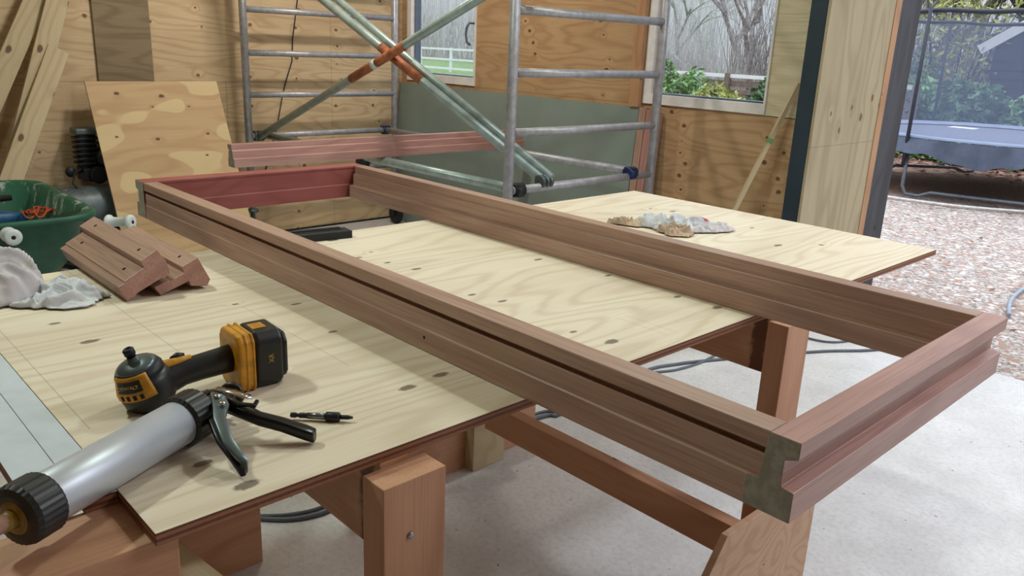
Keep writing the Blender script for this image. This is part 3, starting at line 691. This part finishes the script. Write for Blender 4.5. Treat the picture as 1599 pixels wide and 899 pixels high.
# ================================================================== THINGS ALONG THE WALLS
# grey board leaning on the back wall
m = Matrix.Translation((-5.08,YB-.11,0)) @ Matrix.Rotation(R(-5.0),4,'X')
b = B(); b.box((0,-.018,0),(2.42,0,1.10)); o = tag(b.make('grey_board', 'greybd', bevel=.001), 'large grey green board leaning on the back wall behind the scaffold', 'board'); o.matrix_world = m
for i, (x0, dx, lb) in enumerate(((-2.655,.05,'hardwood strip leaning on the wall right beside the grey board'),(-2.60,.05,'pinkish timber strip leaning under the left corner of the right window'),(-2.545,.045,'timber strip leaning nearest the rear scaffold post at the right window'))):
    b = B(); b.box((0,-.03,0),(1.10-.01*i,0,dx))
    o = tag(b.make('timber_strip', ['hard','hardr','hard'][i], bevel=.001), lb, 'timber')
    lean = R(4.2)
    o.matrix_world = Matrix(((0,0,1,x0),(0,1,0,YB-.085),(1,0,0,0),(0,0,0,1))) @ Matrix.Rotation(-lean,4,'Z') if False else Matrix.Translation((x0,YB-.088,.002)) @ Matrix.Rotation(-lean,4,'X') @ Matrix(((0,0,1,0),(0,1,0,0),(1,0,0,0),(0,0,0,1)))
# slim batten leaning at the corner near steel column
pa, pb = at(1243,130,1,3.04), at(1165,335,1,3.04); dd = (pb-pa).normalized(); pb = pa + dd*((pa.z-.01)/-dd.z); pb.y -= .32; 
m, L_ = frame_from(pa + Vector((0,.035,0)), pb)
b = B(); b.box((0,-.014,-.011),(L_,.014,.011)); o = tag(b.make('leaning_batten', 'pine', bevel=.001), 'thin pale batten leaning beside the dark steel column', 'batten'); o.matrix_world = m
bb = B(); bb.box((.30,-.0155,-.0125),(.325,.0155,.0125)); bb.make('green_tape', 'gtape' if 'gtape' in M else 'leaf', o)
# leaning plywood with patches, left wall
def lean_hit(px, py):   # plane through (x=-4.95, z=1.10) and (x=-4.45, z=0)
    n_ = Vector((1.10, 0, .50)).normalized(); d_ = ray(px, py); return CAM + d_*((Vector((-4.95,0,1.10))-CAM).dot(n_)/d_.dot(n_))
TL_, TR_, BL_ = lean_hit(131,128), lean_hit(337,128), lean_hit(164,325)
yv = (TR_-TL_); wd = yv.length; yv.normalize(); dn = (BL_-TL_).normalized(); nrm = yv.cross(dn).normalized(); dn = nrm.cross(yv) * (1 if nrm.cross(yv).z < 0 else -1)
if nrm.x < 0: nrm = -nrm
Lp = (TL_.z-.012)/-dn.z - abs(yv.z)*wd
pl = B(); pl.box((0,0,-.012),(wd,-Lp if False else Lp,0))
pl2 = tag(pl.make('patched_plywood', 'lean', bevel=.001), 'patched orange plywood sheet leaning on the left wall beside the compressor', 'plywood sheet')
zz_ = yv.cross(dn); mm = Matrix((yv, dn, zz_)).transposed().to_4x4(); mm.translation = TL_; pl2.matrix_world = mm
# weathered panel hung behind
b = B(); b.box((0,.80,1.085),(.018,1.135,2.6)); o = tag(b.make('weathered_plywood', 'oldply', bevel=.001), 'darker weathered plywood strip fixed to the left wall above the patched sheet', 'plywood'); o.location = (XL+.001,0,0)
# leaning boards far left
def leanboard(pts_top, pts_bot, wid, thick, label, mat='pine', x_top=XL+.05, x_bot=XL+.45, kind='pine_board'):
    a = at(*pts_top, 0, x_top); c = at(*pts_bot, 0, x_bot); d_ = (c-a).normalized()
    if d_.z < 0: c = a + d_*((a.z-.02)/-d_.z)
    a = a - d_*0; m, L_ = frame_from(a, c, up=(1,0,0))
    b = B(); b.box((0,-wid/2,-thick),(L_,wid/2,0)); o = tag(b.make(kind, mat, bevel=.002), label, 'board', 'pine boards leaning at the left wall'); o.matrix_world = m; return o
leanboard((82,-60), (-30,200), .115, .022, 'knotty pine board leaning leftmost against the left wall', x_top=-5.02, x_bot=-4.95)
leanboard((108,-70), (22,270), .115, .022, 'long pine board leaning between the two others on the left wall', x_top=-4.99, x_bot=-4.88)
leanboard((92,76), (20,275), .115, .024, 'shorter square-ended pine board leaning in front of the long ones', x_top=-4.94, x_bot=-4.80)
b = B(); b.box((-.011,-.04,-.07),(.011,.04,.07)); o = tag(b.make('pine_offcut', 'pine', bevel=.001), 'small pine offcut standing by the foot of the leaning boards', 'offcut'); o.location = at(42,243,0,-4.98); o.rotation_euler = (R(-18),0,0)
b = B(); b.box((-.01,-.16,-.5),(.01,.09,.17)); o = tag(b.make('plywood_piece', 'oldply', bevel=.001), 'low plywood piece behind the wheelbarrow at the far left', 'plywood'); o.location = (-4.99,.02,.51); 

b = B(); b.tube([at(px, py, 0, XL+.008) for px, py in ((468,-30),(462,20),(457,60),(456,95),(447,125),(440,155),(434,190),(428,215),(415,265))], .0045, 6)
tag(b.make('wall_cable', 'rubber'), 'thin dark cable hanging down the left plywood wall behind the scaffold', 'cable')
# compressor
cx0 = at(128,330,0,-4.45)
co = thing('air_compressor', 'grey air compressor with dark finned pump half hidden by the leaning plywood', 'compressor', (-4.97,.665,0), (0,0,0))
t_ = B(); t_.lathe([(-.34,0),(-.34,.07),(-.32,.11),(-.28,.125),(.12,.125),(.16,.11),(.18,.07),(.18,0)], (.135,-.02,.38), (0,1,0), 30); t_.make('tank', 'tank', co)
pb_ = B(); pb_.box((-.07,-.06,.52),(.07,.12,.60)); pb_.lathe([(0,.05),(.04,.055),(.05,.05)], (.05,.02,.56), (1,0,0), 20); pb_.make('pump_base', 'dark', co, bevel=.006)
for k in range(6):
    f_ = B(); f_.box((-.06-.0*k,-.075,.62+k*.030),(.06,.055,.632+k*.030)); f_.make('cooling_fin', 'dark', co, bevel=.002)
f_ = B(); f_.box((-.04,-.05,.60),(.04,.035,.80)); f_.make('cylinder', 'dark', co)
f_ = B(); f_.box((-.062,-.078,.80),(.062,.058,.835)); f_.make('cylinder_head', 'tank', co, bevel=.008)
f_ = B(); f_.lathe([(-.09,.0),(-.09,.05),(-.07,.06),(.07,.06),(.09,.05),(.09,0)], (0,.075,.66), (1,0,0), 24); f_.make('motor', 'black', co)
f_ = B(); f_.tube([(.03,-.05,.60),(.10,-.12,.58),(.16,-.15,.53),(.17,-.1,.46),(.15,.0,.42),(.15,.06,.43)], .006, 8); f_.make('air_hose', 'rubber', co)
f_ = B(); f_.lathe([(0,.0),(0,.03),(.018,.03),(.018,0)], (.06,-.13,.585), (1,0,0), 18); f_.tube([(.02,-.04,.58),(.06,-.13,.585)], .012, 8); f_.make('regulator', 'dark', co)
f_ = B()
for yy in (-.2,.06):
    for xx_ in (.07,.19):
        f_ = B(); f_.box((xx_-.015,yy-.015,0),(xx_+.015,yy+.015,.29)); f_.make('foot', 'dark', co)

# ================================================================== WHEELBARROW
wbw = thing('wheelbarrow', 'green plastic wheelbarrow with white grips standing beyond the bench at left', 'wheelbarrow', (-4.1,.02,0))
def WB(b, name, mat, parent=None, **k):
    for v in b.bm.verts: v.co -= Vector((-4.1,.02,0))
    return b.make(name, mat, parent or wbw, **k)
def srect(cx, cy, hx, hy, r, z, n=8):
    out = []
    for (sx, sy, a0) in ((1,1,0),(-1,1,90),(-1,-1,180),(1,-1,270)):
        for k in range(n):
            a = R(a0+90*k/(n-1)); out.append(Vector((cx+sx*(hx-r)+math.cos(a)*r, cy+sy*(hy-r)+math.sin(a)*r, z)))
    return out
# near edge (handle side) x=-3.5, far edge x=-4.75
def loft(b, rings, mi=0, close=True):
    k_ = len(rings[0]); vs = [v for r_ in rings for v in r_]
    b._add(vs, [(i*k_+k, i*k_+(k+1)%k_, (i+1)*k_+(k+1)%k_, (i+1)*k_+k) for i in range(len(rings)-1) for k in range(k_)], mi, None, True)
cxw, cyw = -4.09, -.055
rim = lambda gx, z: srect(cxw, cyw, .555+gx, .335+gx, .17, z)
ob = B(); loft(ob, [srect(cxw-.02,cyw,.36,.20,.10,.285), srect(cxw-.01,cyw,.47,.275,.14,.40), rim(-.035,.575), rim(0.012,.578), rim(.014,.60), rim(.0,.605)])
ob._add(srect(cxw-.02,cyw,.36,.20,.10,.285), [tuple(range(32))])
to = WB(ob, 'tub', 'tub')
ib = B(); loft(ib, [rim(.0,.606), rim(-.03,.597), srect(cxw-.01,cyw,.45,.255,.13,.42), srect(cxw-.02,cyw,.33,.17,.09,.31)])
ib._add(srect(cxw-.02,cyw,.33,.17,.09,.31), [tuple(range(32))])
WB(ib, 'tub_inside', 'tubin', to)
gA, gB = Vector((-3.16,-.155,.62)), Vector((-3.20,.285,.62))
for gp_ in (gA, gB):
    f_ = B(); e = gp_ + Vector((-.14,-.0 if gp_ is gA else .0,-.015))
    f_.tube([gp_+Vector((-.10,0 if gp_ is gA else -.03,-.01)), gp_+Vector((-.14,0 if gp_ is gA else -.06,-.02)), gp_+Vector((-.26,(.02 if gp_ is gA else -.02),-.10)), Vector((-3.7,gp_.y*.8,.30)), Vector((-4.2,gp_.y*.6,.25)), Vector((-4.75,.02+(-.05 if gp_ is gA else .05),.22))], .016, 10)
    WB(f_, 'handle_tube', 'frame_green')
    ga = Vector((1,-.06,.10)) if gp_ is gA else Vector((1,.75,.08))
    f_ = B(); f_.lathe([(.0,.028),(.004,.031),(.012,.031),(.016,.022),(.05,.020),(.095,.022),(.10,.030),(.108,.033),(.118,.031),(.122,.024),(.122,.009),(.118,0)], gp_+Vector((-.122,0 if gp_ is gA else -.05,-.012)), ga, 22)
    go = WB(f_, 'grip', 'grip')
    f_ = B(); f_.lathe([(0,.008),(.0006,.008),(.0006,0)], gp_+Vector((-.122,0 if gp_ is gA else -.05,-.012))+ga.normalized()*.1222, ga, 14); WB(f_, 'end_hole', 'hole', go)
for yy in (-.17,.17):
    f_ = B(); f_.tube([(-3.75,yy*1.2,.30),(-3.72,yy*1.2,.03),(-3.95,yy*1.2,.015),(-4.05,yy*1.1,.26)], .014, 10); WB(f_, 'leg', 'frame_green')
f_ = B(); f_.lathe([(-.04,.05),(-.045,.15),(-.035,.185),(0,.195),(.035,.185),(.045,.15),(.04,.05)], (-4.85,.02,.197), (0,1,0), 30); WB(f_, 'wheel', 'rubber')
hp = B(); hp.grid(40, 12, lambda u, v: Vector((-4.12+.40*v*math.cos(u*6.2832), -.055+.22*v*math.sin(u*6.2832), .315+.165*(1-v**3)+.006*mnoise.noise(Vector((u*20,v*9,1))))), closex=True)
tag(hp.make('plaster_heap', 'plaster'), 'whitish plaster rubble in the green wheelbarrow under the blue tool', 'rubble', kind='stuff')
# tool in the tub
pt = at(60,318,0,-3.85)
tl = thing('angle_grinder', 'blue power tool with black side handle lying in the green wheelbarrow', 'power tool', (-4.18,-.02,.50), (0,0,R(5)))
b = B(); b.tube([(.02,-.20,.0),(.02,-.05,.0),(.02,.05,-.005),(.02,.13,-.015)], [.038,.040,.034,.024], 18); b.make('body', 'blue', tl)
b = B(); b.tube([(.0,-.07,.02),(.0,-.07,.075)], .024, 14); b.tube([(.0,-.14,.09),(.0,-.06,.092),(.0,.08,.092)], [.017,.020,.015], 16); b.make('side_handle', 'black', tl)
b = B(); b.lathe([(0,.05),(.03,.055),(.05,.04)], (.02,-.22,-.02), (0,-.3,1), 20); b.make('gear_head', 'satin', tl)
cpts = []
for k in range(90):
    a = k*.55; cpts.append((-4.15+.05*math.cos(a)+.03*math.sin(a*.31), .11+.12*(k/90)+.04*math.sin(a*.9), .515+.014*math.sin(a*1.7)))
b = B(); b.tube([(-4.16,.09,.50),(-4.15,.12,.53),(-4.15,.15,.53)]+cpts, .0042, 6)
tag(b.make('orange_cord', 'orange'), 'bundled orange cord lying in the wheelbarrow right of the blue tool', 'cord')

# ================================================================== CABLES ON THE FLOOR
def cable(pts, r, mat, name, label, cat='cable', z0=0):
    P_ = [Vector((p[0],p[1],z0+r*1.02)) for p in pts]; out = []
    for i in range(len(P_)-1):
        a, b_, c_, d_ = P_[max(i-1,0)], P_[i], P_[i+1], P_[min(i+2,len(P_)-1)]
        for k in range(8):
            t = k/8; out.append(.5*((2*b_)+(c_-a)*t+(2*a-5*b_+4*c_-d_)*t*t+(3*b_-a-3*c_+d_)*t*t*t))
    out.append(P_[-1]); b = B(); b.tube(out, r, 8); return tag(b.make(name, mat), label, cat)
f0 = lambda px, py: tuple(at(px, py, 2, 0))[:2]
cable([f0(*q) for q in ((300,800),(410,813),(470,812),(520,797),(560,770),(620,740),(730,690),(850,652),(880,646),(1000,584),(1060,570),(1135,562),(1200,556),(1290,550),(1380,546),(1480,520))], .0075, 'cable', 'power_cable', 'thick grey cable running under the bench towards the doorway')
cable([f0(*q) for q in ((405,808),(450,806),(500,795),(540,772),(600,735),(830,650),(880,640),(990,590),(1060,578),(1110,560),(1135,537))], .006, 'cable', 'power_cable', 'thinner grey cable curling beside the thick one under the bench')
cable([f0(*q) for q in ((1180,500),(1230,520),(1290,535),(1340,532),(1380,528))], .006, 'cable', 'power_cable', 'dark cable on the concrete behind the far trestle leg')
cable([f0(*q) for q in ((1576,490),(1578,470),(1590,455),(1620,435))], .012, 'hose', 'garden_hose', 'grey hose on the gravel right of the frame corner', 'hose', -.02)
b = B(); b.box((0,0,0),(.45,.06,.03)); o = tag(b.make('pine_strip', 'pine'), 'pale strip of wood on the floor behind the far trestle', 'wood'); p_ = at(1255,513,2,.0); o.location = (p_.x,p_.y,0.001); o.rotation_euler = (0,0,R(25))

# ================================================================== OUTSIDE
GZ = -.02
# trampoline
tp = thing('trampoline', 'round trampoline with blue grey pad and safety net outside the doorway', 'trampoline', (-2.7,10.1,GZ))
Rt = 1.62; hz = .66
b = B(); b.lathe([(0,Rt-.26),(.012,Rt-.24),(.03,Rt-.03),(.018,Rt+.02),(0,Rt+.02)], (0,0,hz), (0,0,1), 64, cap=False); pd = b.make('pad', 'pad', tp)
b = B()
b.grid(160, 6, lambda u, v: Vector(((Rt+.02+.05*v+.035*v*math.sin(u*math.pi*2*23+3*math.sin(u*40)))*math.cos(u*2*math.pi), (Rt+.02+.05*v+.035*v*math.sin(u*math.pi*2*23+3*math.sin(u*40)))*math.sin(u*2*math.pi), hz-.005-v*(.20+.05*math.sin(u*math.pi*2*8)+.015*math.sin(u*math.pi*2*31)))), closex=True)
b.make('pad_skirt', 'skirt', pd)
b = B(); b.lathe([(0,0),(.001,Rt-.25)], (0,0,hz-.01), (0,0,1), 48); jm = b.make('jump_mat', 'mat', tp)
pm_ = at(1505,197,2,hz-.008)-Vector((-2.7,10.1,0)); b = B(); b.box((pm_.x-.16,pm_.y-.13,hz-.0085),(pm_.x+.16,pm_.y+.13,hz-.0065)); b.make('white_print', 'barge', jm)
b = B(); b.tube([(math.cos(a)*(Rt-.02),math.sin(a)*(Rt-.02),hz-.03) for a in [2*math.pi*k/48 for k in range(49)]], .022, 8); b.make('ring_tube', 'poleg', tp)
angs = [-105, -50, 5, 75, 118, 190]
for k, (a1_, a2_) in enumerate(((-105,-50),(20,75),(112,165))):
    A_ = [Vector((math.cos(R(q))*(Rt-.02), math.sin(R(q))*(Rt-.02), 0)) for q in (a1_,a2_)]
    d_ = A_[1]-A_[0]
    b = B(); b.tube([A_[0]+Vector((0,0,hz-.03)), A_[0]+Vector((0,0,.12)), A_[0]+Vector((0,0,.03))+d_*.03, A_[0]+Vector((0,0,.025))+d_*.12, A_[0]+Vector((0,0,.075))+d_*.2, A_[0]+Vector((0,0,.075))+d_*.8, A_[0]+Vector((0,0,.025))+d_*.88, A_[1]+Vector((0,0,.03))-d_*.03, A_[1]+Vector((0,0,.12)), A_[1]+Vector((0,0,hz-.03))], .021, 8); b.make('leg', 'poleg', tp)
for q in (-105,-45,15,75,135,195):
    p_ = Vector((math.cos(R(q))*(Rt+.035), math.sin(R(q))*(Rt+.035), 0)); b = B(); b.tube([p_+Vector((0,0,.35)), p_+Vector((0,0,2.02))], .02, 10); b.make('net_pole', 'pole', tp)
Rn = Rt-.05
b = B(); b.grid(72, 2, lambda u, v: Vector((math.cos(u*2*math.pi)*Rn, math.sin(u*2*math.pi)*Rn, hz+.02+1.30*v)), closex=True); nn = b.make('safety_net', 'net', tp)
b = B(); b.tube([(math.cos(R(a))*(Rn+.02),math.sin(R(a))*(Rn+.02),hz+1.32+.01*math.sin(a*.2)) for a in range(0,361,6)], .024, 8); b.make('top_sleeve', 'pole', nn)

def bush(name, label, x, y, rx_, ry_, h, n, mat, seed, size=.05, cat='bush', group=None, z0=GZ, stem='barkd'):
    rr_ = random.Random(seed); root = thing(name, label, cat, (x,y,z0), group=group)
    b = B()
    for _ in range(n):
        a = rr_.random()*2*math.pi; u_ = rr_.random()**.4; zz_ = rr_.random()
        lump = .78+.3*mnoise.noise(Vector((math.cos(a)*1.7+seed, math.sin(a)*1.7, zz_*2)))
        w_ = max(.05, 1-(abs(zz_-.45)/.64)**4)
        px, py, pz = math.cos(a)*rx_*u_*w_*lump, math.sin(a)*ry_*u_*w_*lump, h*(zz_*.98*(.8+.4*mnoise.noise(Vector((math.cos(a)*1.3+seed*3, math.sin(a)*1.3+u_, 1)))))
        t1 = Vector((rr_.gauss(0,1), rr_.gauss(0,1), rr_.gauss(.3,.8))).normalized(); t2 = t1.cross(Vector((rr_.gauss(0,1),rr_.gauss(0,1),rr_.gauss(0,1)))).normalized()
        s1, s2 = size*rr_.uniform(.7,1.4), size*rr_.uniform(.28,.5); p_ = Vector((px,py,pz+.03))
        b._add([p_-t1*s1, p_+t2*s2, p_+t1*s1, p_-t2*s2], [(0,1,2,3)])
    b.make('foliage', mat, root, weld=False)
    b = B()
    for k in range(7):
        a = rr_.random()*6.28; b.tube([(0,0,0),(math.cos(a)*rx_*.3,math.sin(a)*ry_*.3,h*.35),(math.cos(a)*rx_*.5,math.sin(a)*ry_*.5,h*.7)], [.02,.014,.006], 6)
    b.make('stems', stem, root); return root
LB = ['laurel bush left of the trampoline pole beyond the gravel','broad laurel bush behind the middle of the trampoline','laurel bush with yellowing leaves behind the right of the trampoline net','laurel bush at the right edge of the picture before the dark shed']
for k, (x, y, rx_, h) in enumerate(((-5.2,14.2,.9,1.25),(-4.2,14.0,1.0,1.2),(-3.0,13.8,1.0,1.25),(-1.8,13.8,1.0,1.3))):
    bush('laurel_bush', LB[k], x, y, rx_, .7, h, 3600, ['leaf','leafd','leaf','leaf'][k], 40+k, .085, group='laurel bushes behind the trampoline')
WLB = ['bright green bush at the left of the right window','yellow green bush just left of the post in the right window','dark green bush right of the post in the right window','low green bush at the right edge of the right window','rounded green bush hidden by the rear scaffold post at the right window']
for k, (x, y, rx_, h) in enumerate(((-6.75,9.6,.8,1.22),(-6.1,9.2,.7,1.12),(-5.4,9.8,.8,1.22),(-4.7,9.5,.6,1.05),(-7.6,9.8,.75,1.35))):
    bush('garden_bush', WLB[k], x, y, rx_, .5, h, 5200, ['leaf','leafy','leafd','leaf','leaf'][k], 60+k, .05, group='green bushes outside the right window')
# low green border plants under the trampoline's far side
for k in range(9):
    bush('border_plant', 'leafy green border plant in the bed beyond the trampoline legs', -5.0+k*.5, 12.5+.15*math.sin(k*2), .36, .25, .55, 520, 'leaf', 80+k, .07, 'plant', 'low green plants beyond the trampoline')
# fallen leaves
b = B(); rl = random.Random(5)
for _ in range(5200):
    x = rl.uniform(-6.5,1.5); y = rl.choice([rl.uniform(3.5,12.8), rl.uniform(11.2,12.9)]); 
    if x < -3.2-(0 if y > 7 else 10): pass
    s_ = rl.uniform(.012,.035) if y < 11 else rl.uniform(.03,.06); a = rl.random()*6.28; p_ = Vector((x,y,-.006+rl.random()*.01)); t1 = Vector((math.cos(a),math.sin(a),rl.uniform(-.2,.3)))*s_; t2 = Vector((-math.sin(a),math.cos(a),rl.uniform(-.2,.3)))*s_*.6
    b._add([p_-t1,p_+t2,p_+t1,p_-t2], [(0,1,2,3)])
tag(b.make('fallen_leaves', 'litter', weld=False), 'brown fallen leaves scattered over the gravel and earth', 'leaves', kind='stuff')
cable([f0(*q) for q in ((1380,306),(1420,312),(1500,322),(1599,330),(1700,338))], .014, 'hosew', 'white_pipe', 'long thin white pipe on the gravel before the trampoline', 'pipe', -.015)
# meadow and fences seen through the windows
b = B(); b.box((-60,19,-.05),(-14,75,0.0)); tag(b.make('meadow', 'grass'), 'green meadow behind the white fence', 'meadow'); C.objects['meadow']['kind'] = 'structure'
def fence(name, label, p0, p1, zs_, n, mat, matp, ph, r=.03):
    root = thing(name, label, 'fence', (p0[0],p0[1],GZ)); p0, p1 = Vector(p0), Vector(p1); d_ = p1-p0
    for z in zs_:
        b = B(); m_, L__ = frame_from(Vector((0,0,z)), Vector((d_.x,d_.y,z))); b.box((0,-.015,-r),(L__,.015,r), 0, m_); b.make('rail', mat, root)
    for k in range(n):
        q = d_*(k/(n-1)); b = B(); b.box((q.x-.05,q.y-.05,0),(q.x+.05,q.y+.05,ph)); b.make('post', matp, root)
    return root
fence('paddock_fence', 'white paddock fence crossing the meadow in the left window', (-60,26), (-20,26), (.18,.62,1.12), 17, 'fence', 'fence', 1.2, .05)
fence('garden_fence', 'weathered post and rail fence with white top rail in the right window', (-14,13.5), (-5,13.5), (1.05,), 6, 'fence', 'fencew', 1.1, .035)
b = B(); 
for k in range(5): b.box((-14,13.52,.15+k*.17),(-5,13.55,.26+k*.17))
tag(b.make('board_fence', 'fencew'), 'brown slatted boards standing behind the garden fence rail', 'fence')
# bare trees
def tree(name, label, x, y, h, seed, mat='bark', lev=5, r0=.12, group='bare winter trees'):
    rr_ = random.Random(seed); root = thing(name, label, 'tree', (x,y,GZ), group=group); bt_ = B(); bw = B()
    def grow(p, d_, L__, r, l):
        q = p + d_*L__*.5 + Vector((rr_.gauss(0,.05),rr_.gauss(0,.05),0))*L__; e = p + d_*L__
        (bt_ if l > lev-3 else bw).tube([p,q,e], [r,r*.82,r*.62], 6 if l > 2 else 3, cap=False)
        if l == 0: return
        for k in range(3 if l > 1 else 4):
            ax_ = Vector((rr_.gauss(0,1),rr_.gauss(0,1),rr_.gauss(0,1))).normalized(); nd = (d_ + ax_*.62 + Vector((0,0,.10))).normalized()
            st_ = p + (e-p)*rr_.uniform(.55,1.0)
            grow(st_, nd, L__*rr_.uniform(.62,.82), r*.58, l-1)
    grow(Vector((0,0,0)), Vector((rr_.gauss(0,.05),rr_.gauss(0,.05),1)).normalized(), h*.27, r0, lev)
    bt_.make('trunk', mat, root, weld=False); bw.make('twigs', 'twig' if mat == 'bark' else mat, root, weld=False); return root
TL = [(-11.5,19,7,'tall bare tree at the left of the right window'),(-9.3,18,6.5,'bare spreading tree in the middle of the right window'),(-7.6,19,7,'bare tree towards the right side of the right window'),(-13.8,22,7.5,'grey bare tree farther back in the right window'),(-10.2,25,8,'misty bare tree in the back of the right window'),
      (-27,34,9,'misty bare tree left in the left window'),(-30,36,9,'misty bare tree in the middle of the left window'),(-34,38,9,'misty bare tree right in the left window'),(-24,33,8,'pale bare tree beyond the paddock')]
for k, (x, y, h, lb) in enumerate(TL): tree('bare_tree', lb, x, y, h, 100+k*3, 'bark', 6, .13)
tree('thick_tree', 'thick dark tree trunk beyond the trampoline net', -5.0, 19.5, 9, 7, 'barkd', 5, .32)
tree('thick_tree', 'dark trunk rising at the left of the net above the laurels', -7.4, 22, 9, 19, 'barkd', 5, .26)
# thickets: continuous brushwood
def thicket(name, label, x0, x1, y, h, n, mat, seed):
    rr_ = random.Random(seed); b = B()
    for _ in range(n):
        x = rr_.uniform(x0,x1); yy = y+rr_.uniform(0,2.5); hh = h*rr_.uniform(.5,1); dx = rr_.gauss(0,.15)*hh; dy = rr_.gauss(0,.1)*hh; r = rr_.uniform(.006,.02)
        b.tube([(x,yy,GZ),(x+dx*.5,yy+dy,hh*.5),(x+dx*1.4,yy+dy,hh)], [r,r*.8,r*.3], 3, cap=False)
    return tag(b.make(name, mat, weld=False), label, 'thicket', kind='stuff')
thicket('brushwood', 'grey brushwood thicket behind the garden fence', -20, -6, 20, 2.4, 1500, 'twig', 3)
thicket('brushwood', 'hazy grey woodland edge beyond the paddock', -70, -28, 42, 7, 2600, 'twig', 4)
thicket('brushwood', 'grey brown brushwood behind the laurels outside the doorway', -12, -5.6, 18.5, 3.6, 600, 'bark', 6)
bush('yellow_tree', 'yellow leaved tree top behind the trampoline net', -5.8, 17.5, 1.7, 1.0, 4.2, 2200, 'leafy', 90, .08, 'tree')
bush('evergreen_shrub', 'dark evergreen shrub between laurels and brushwood behind the trampoline', -6.6, 16.0, 1.4, .8, 1.7, 2600, 'leafd', 91, .07)
# shed
sh = thing('garden_shed', 'black boarded shed with a white bargeboard at the right', 'shed', (-4.3,17.0,GZ))
a_, b_ = at(1530,78,1,17.0), at(1640,18,1,17.0)
a_ = Vector((a_.x+4.3,0,a_.z-GZ)); b_ = Vector((b_.x+4.3,0,b_.z-GZ)); sl_ = (b_-a_)
rp = a_ + sl_*3.2
w_ = B(); w_.prism([(a_.x+.25,0),(a_.x+.25,a_.z+.05),(rp.x,rp.z-.05),(2*rp.x-a_.x-.25,a_.z+.05),(2*rp.x-a_.x-.25,0)], .05, 4.0, 0, None, axis='Y')
for k in range(16): w_.box((a_.x+.25,.02,.1+k*.16),(rp.x+1.5,.05,.235+k*.16)) if .25+k*.16 < a_.z else None
w_.make('wall', 'shed', sh, weld=False)
m, L_ = frame_from(a_, rp, up=(0,-1,0)); b = B(); b.box((0,-.09,-.03),(L_,.09,.03), 0, m); b.make('bargeboard', 'barge', sh)
b = B(); b.prism([(a_.x,a_.z+.08),(rp.x,rp.z+.08),(rp.x,rp.z+.14),(a_.x,a_.z+.14)], .03, 4.1, 0, None, axis='Y'); b.make('roof', 'shed', sh)
